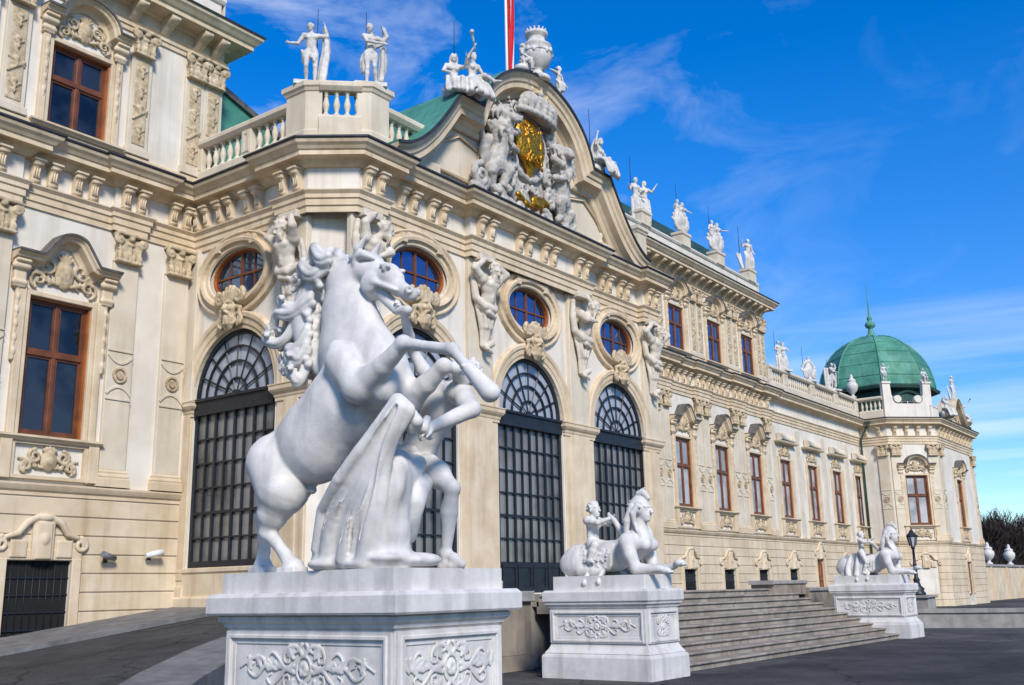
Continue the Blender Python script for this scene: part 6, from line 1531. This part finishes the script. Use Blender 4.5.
p0 = PAV[1]; _, Lc = face_frame(PAV[1], PAV[2]); fmc = local_fm(PAV[1], -PI / 4)
statue('cherub_statue', 'small stone cherub on the left end of the pavilion attic', fmc(.3, 15.12, -.12), rad(-45), [cherub(0, 0, False, elL=(.4, -.05, 1.3), haL=(.5, -.1, 1.55))], .03, group='cherubs on the pavilion attic', base=None)
statue('cherub_statue', 'small seated stone cherub on the right end of the pavilion attic', fmc(Lc - .3, 15.12, -.12), rad(-45), [cherub(0, 0, True)], .03, group='cherubs on the pavilion attic', base=None)
statue('gable_statue', 'seated stone figure on the left slope of the pavilion gable', (76.5, 18.5, 13.0), rad(-20), [reclR], .035, group='statues on the pavilion gable', base=None)
statue('gable_statue', 'standing stone figure at the top of the pavilion gable', (78.6, 18.5, 14.45), rad(0), [figC], .035, group='statues on the pavilion gable', base=None)
statue('gable_statue', 'seated stone figure on the far right slope of the pavilion gable', (80.8, 18.5, 13.0), rad(20), [seatR], .035, group='statues on the pavilion gable', base=None)
# green copper vase on the roof behind the parapet
o = MB().lathe([(.3, 0), (.18, .3), (.12, .5), (.35, .9), (.42, 1.3), (.3, 1.5), (.36, 1.6), (.1, 1.8)], 12).build('copper_vase', 'copper', None, (40.2, D + 2, 20.9)); tag(o, 'green copper vase on the dark roof just behind the pediment', 'vase')

# ---------------------------------------------------------------- figures carrying the entablature (carved onto the palace)
def atlas(kind):
    S = Sculpt(); s = 1.62
    Jn = dict(pel=(0, -.22, 1.02), wai=(0, -.30, 1.25), che=(.0, -.36, 1.56), nek=(.02, -.42, 1.78), hed=(.04, -.52, 1.98), shR=(-.30, -.34, 1.72), shL=(.30, -.34, 1.72))
    if kind == 0: Jn.update(elR=(-.66, -.34, 1.98), haR=(-.28, -.34, 2.26), elL=(.50, -.56, 1.98), haL=(.26, -.40, 2.26)); lk = (-.2, -1, -.5)
    elif kind == 1: Jn.update(elR=(-.42, -.42, 2.08), haR=(-.08, -.36, 2.36), elL=(.30, -.62, 1.42), haL=(.02, -.62, 1.28), hed=(.16, -.56, 1.98)); lk = (.9, -.6, -.3)
    else: Jn.update(elR=(-.34, -.6, 1.5), haR=(.02, -.62, 1.52), elL=(.40, -.46, 2.04), haL=(.14, -.36, 2.34), hed=(.1, -.58, 1.94)); lk = (.5, -.8, -.6)
    human(S, Jn, s, unit((0, -1, .2)), 'curls', beard=True, look=lk, hands=False, legs=False)
    H_ = np.array(Jn['hed']); head(S, H_, lk, (0, .1, 1), 1.9, 'curls', .02, True)
    for q in 'RL': S.chain([Jn['sh' + q], Jn['el' + q], Jn['ha' + q]], [.135, .105, .075], .05); S.ell(Jn['sh' + q], (.15, .15, .15), .05)
    S.ell((0, -.32, 1.52), (.30, .2, .26), .08); S.ell((0, -.26, 1.2), (.24, .17, .22), .08)
    for q in (-1, 1): S.ell((q * .13, -.48, 1.60), (.13, .07, .10), .04)
    S.chain([(-.36, -.1, 2.2), (-.44, -.12, 1.7), (-.40, -.16, 1.2), (-.2, -.34, .95), (.16, -.38, .9), (.36, -.24, 1.05), (.42, -.1, .8)], [.08, .10, .11, .11, .10, .09, .06], .03)
    S.chain([(-.30, -.16, 1.0), (-.1, -.36, .8), (.2, -.34, .72), (.3, -.18, .5)], [.08, .08, .07, .05], .025)
    cloth(S, [(-.30, -.12, 1.1), (-.26, -.18, .75), (-.14, -.18, .4)], [(.30, -.14, 1.1), (.26, -.2, .7), (.2, -.2, .4)], 7, .055, .09, .03, .05, (0, -1, 0), kind + 1)
    cloth(S, [(-.2, -.18, .6), (-.12, -.16, .3), (-.06, -.12, -.1)], [(.26, -.2, .6), (.14, -.18, .25), (.1, -.12, -.15)], 5, .055, .09, .04, .03, (0, -1, 0), kind + 5)
    sd = 1 if kind != 1 else -1
    cloth(S, [(sd * .3, -.2, 1.8), (sd * .42, -.14, 1.3), (sd * .34, -.12, .8)], [(sd * .4, -.1, 1.7), (sd * .5, -.06, 1.2), (sd * .4, -.06, .7)], 3, .06, .08, .04, .03, (sd, -.4, 0), kind)
    for i in range(7): a = i * .9; S.ell((.12 * cos(a) + .05, -.26 + .05 * sin(a), -.05 - i * .045), .10 - .008 * i, .03)
    S.box((0, -.12, 2.42), (.34, .2, .1), .03)
    return S.mesh(.026, noise=.004, nscale=2.2, name='atlas')
AT = [atlas(i) for i in range(3)]
for (x, y, rz, kd) in ((XS - .10, 18.92, -PI / 2, 0), (17.45, DP - .10, 0, 1), (22.05, DP - .12, 0, 0), (27.07, DP - .12, 0, 2), (31.66, DP - .1, 0, 0)):
    add('atlas_figure', AT[kd], 'atlas', PAL, Vector((x, y, 8.40)) - PB, rz)

M['arms'] = stone('grey_carved_stone', (.36, .335, .30), (.56, .525, .47), .8, 6, .3, .5, (.16, .145, .13), fine=30)
# ---------------------------------------------------------------- coat of arms in the pediment

def arms_shell():
    S = Sculpt(); q = lambda x, z, w: (x - CX, -w, z)
    S.ell(q(24.3, 14.7, .06), (1.5, .22, 1.6), .1)
    for pts, r in (([(21.75, 13.0), (22.3, 12.75), (23.2, 12.95), (24.0, 12.6), (24.7, 12.75), (25.4, 12.55), (26.3, 12.95)], .2), ([(22.6, 14.9), (22.2, 14.3), (22.5, 13.6), (22.1, 13.1)], .17), ([(26.1, 14.9), (26.5, 14.3), (26.1, 13.6), (26.5, 13.0)], .17)):
        S.chain(smooth_path([q(x, z, .22) for x, z in pts], 3), [r] * ((len(pts) - 1) * 3 + 1), .05)
    for x, z, r0, sg in ((21.9, 13.35, .38, 1), (26.45, 13.15, .38, -1), (24.0, 12.95, .3, 1), (25.1, 12.85, .34, -1), (22.75, 12.95, .3, -1), (23.3, 13.7, .32, 1), (25.35, 13.6, .32, -1), (23.2, 15.7, .3, 1), (25.5, 15.7, .3, -1), (23.4, 14.3, .25, -1), (25.3, 14.3, .26, 1)):
        spiral(S, x - CX, z, r0, .06, PI / 2, sg * 1.5, .11, .06, .32, 12, .03)
    S.chain([q(24.25 + .92 * cos(a), 15.0 + 1.06 * sin(a), .3) for a in [k_ * 2 * PI / 16 for k_ in range(17)]], [.11] * 17, .03)
    rn = random.Random(17)
    for i in range(46):
        a = rn.uniform(0, 2 * PI); rr_ = rn.uniform(1.0, 1.75); x, z = 24.3 - CX + rr_ * .95 * cos(a), 14.7 + rr_ * sin(a) * .95
        if i % 2: spiral(S, x, z, rn.uniform(.14, .26), .03, rn.uniform(0, 6), rn.choice((-1.3, 1.3)), .065, .035, rn.uniform(.22, .4), 9, .02)
        else: leaf(S, x, z, a + rn.uniform(-.6, .6), rn.uniform(.3, .5), .14, rn.uniform(.22, .38), .02)
    for a in np.linspace(.3, PI - .3, 7): leaf(S, 24.25 + .95 * cos(a) - CX, 15.0 + 1.05 * sin(a), a, .4, .16, .3)
    return S
COA = add('coat_of_arms', arms_shell().mesh(.026, noise=.012, nscale=3, name='coat_of_arms'), 'arms', PAL, Vector((CX, DP, 0)) - PB)
S = Sculpt(); S.ell((24.25 - CX, -.42, 15.12), (.78, .17, .80), .05); S.seg((24.25 - CX, -.42, 14.8), (24.25 - CX, -.38, 14.1), .48, .12, .1, flat=((0, 1, 0), 2.4))
for i in range(26):
    rn = random.Random(i); S.chain([(24.25 - CX + rn.uniform(-.45, .45), -.57, 15.05 + rn.uniform(-.75, .6)), (24.25 - CX + rn.uniform(-.45, .45), -.59, 15.05 + rn.uniform(-.75, .6))], [.05, .03], .015)
S.build('shield', 'gold', .02, COA, noise=.012, nscale=5)
S = Sculpt()
for pts in ([(22.95, 14.35), (22.85, 14.0), (22.95, 13.6), (23.15, 13.3)], [(23.6, 13.25), (24.2, 13.05), (24.7, 13.4), (25.1, 13.35)], [(25.75, 14.5), (25.85, 14.1)]):
    P_ = smooth_path([(x - CX, -.42, z) for x, z in pts], 3)
    for i, p in enumerate(P_): S.ell(p, (.13, .08, .1), .03)
S.ell((24.55 - CX, -.45, 13.25), (.34, .1, .2), .05); S.build('collar', 'gold', .03, COA)
def crown():
    S = Sculpt(); q = lambda x, y, z: (x, y, z)
    for i in range(24): a = 2 * PI * i / 24; b = 2 * PI * (i + 1) / 24; S.seg((1.0 * cos(a), .42 * sin(a), 0), (1.0 * cos(b), .42 * sin(b), 0), .12)
    for i in range(9): a = PI + PI * i / 8; S.ell((1.0 * cos(a), .42 * sin(a), .2), (.13, .08, .2), .03); S.ell((1.0 * cos(a), .42 * sin(a), .42), .09, .02)
    for x, r in ((-.55, .48), (.55, .48), (0, .55)): S.ell((x, -.02, .42), (r, .38, r * .85), .05)
    S.ell((0, 0, 1.0), .12, .03); S.ell((0, 0, .1), (.95, .38, .2), .05)
    return S
o = add('crown', crown().mesh(.03, noise=.01, nscale=3, name='crown'), 'arms', COA, (24.58 - CX, -.45, 16.08)); o.scale = (.86, .8, .82); o.rotation_euler = (rad(12), rad(4), 0)
def lion(sg):
    S = Sculpt(); s_ = lambda x, w, z: (sg * x, -w, z)
    S.chain([s_(.15, .3, .35), s_(-.05, .4, .95), s_(.05, .5, 1.5)], [.33, .30, .36], .1)
    S.ell(s_(-.02, .66, 1.92), (.27, .28, .27), .06); S.chain([s_(-.1, .8, 1.86), s_(-.22, 1.0, 1.76)], [.17, .12], .05); S.ell(s_(-.18, 1.02, 1.7), (.1, .09, .06), .03); S.ell(s_(-.24, 1.08, 1.82), (.05, .05, .05), .02)
    for k_ in (-1, 1): S.ell((sg * -.08 + k_ * .11, -.9, 1.95), .05, .02, neg=True); S.ell((sg * .0 + k_ * .2, -.62, 2.12), .08, .03)
    rn = random.Random(3)
    for i in range(46):
        a = rn.uniform(0, 2 * PI); z = rn.uniform(1.2, 2.2); S.chain([s_(.02 + .25 * cos(a), .55 + .22 * sin(a), z), s_(.06 + .4 * cos(a), .5 + .32 * sin(a), z - .12), s_(.04 + .4 * cos(a), .5 + .32 * sin(a), z - .3)], [.09, .08, .03], .02)
    S.chain([s_(-.05, .55, 1.4), s_(-.35, .75, 1.45), s_(-.62, .62, 1.62)], [.15, .11, .12], .05); S.chain([s_(.05, .5, 1.2), s_(-.3, .7, 1.0), s_(-.58, .6, .98)], [.15, .1, .12], .05)
    S.chain([s_(.15, .35, .4), s_(-.25, .55, .25), s_(-.1, .45, -.2), s_(-.32, .5, -.32)], [.28, .2, .12, .12], .06); S.chain([s_(.2, .25, .35), s_(.45, .45, .05), s_(.3, .35, -.35), s_(.12, .45, -.48)], [.26, .18, .11, .12], .06)
    S.chain(smooth_path([s_(.35, .2, .3), s_(.6, .25, .5), s_(.5, .25, 1.0), s_(.65, .25, 1.3)], 3), [.08] * 10, .03); S.ell(s_(.66, .25, 1.4), (.12, .1, .16), .03)
    return S
for x, z, sg in ((22.75, 13.55, 1), (25.98, 13.35, -1)): lion(-sg if False else sg * -1 if False else (1 if sg < 0 else -1)).build('lion', 'arms', .024, COA, (x - CX, .05, z), noise=.012, nscale=3.5)
# acanthus keystone under the urn
S = Sculpt(); leaf(S, 0, 0, PI / 2, 1.0, .3, .2, .04); leaf(S, -.2, 0, PI / 2 + .4, .8, .2, .15, .04); leaf(S, .2, 0, PI / 2 - .4, .8, .2, .15, .04); S.ell(wl(0, .95, .25), (.3, .16, .16), .05)
S.build('keystone_leaf', 'trim', .03, PED, (CX + .2, DP - .35, 16.55))
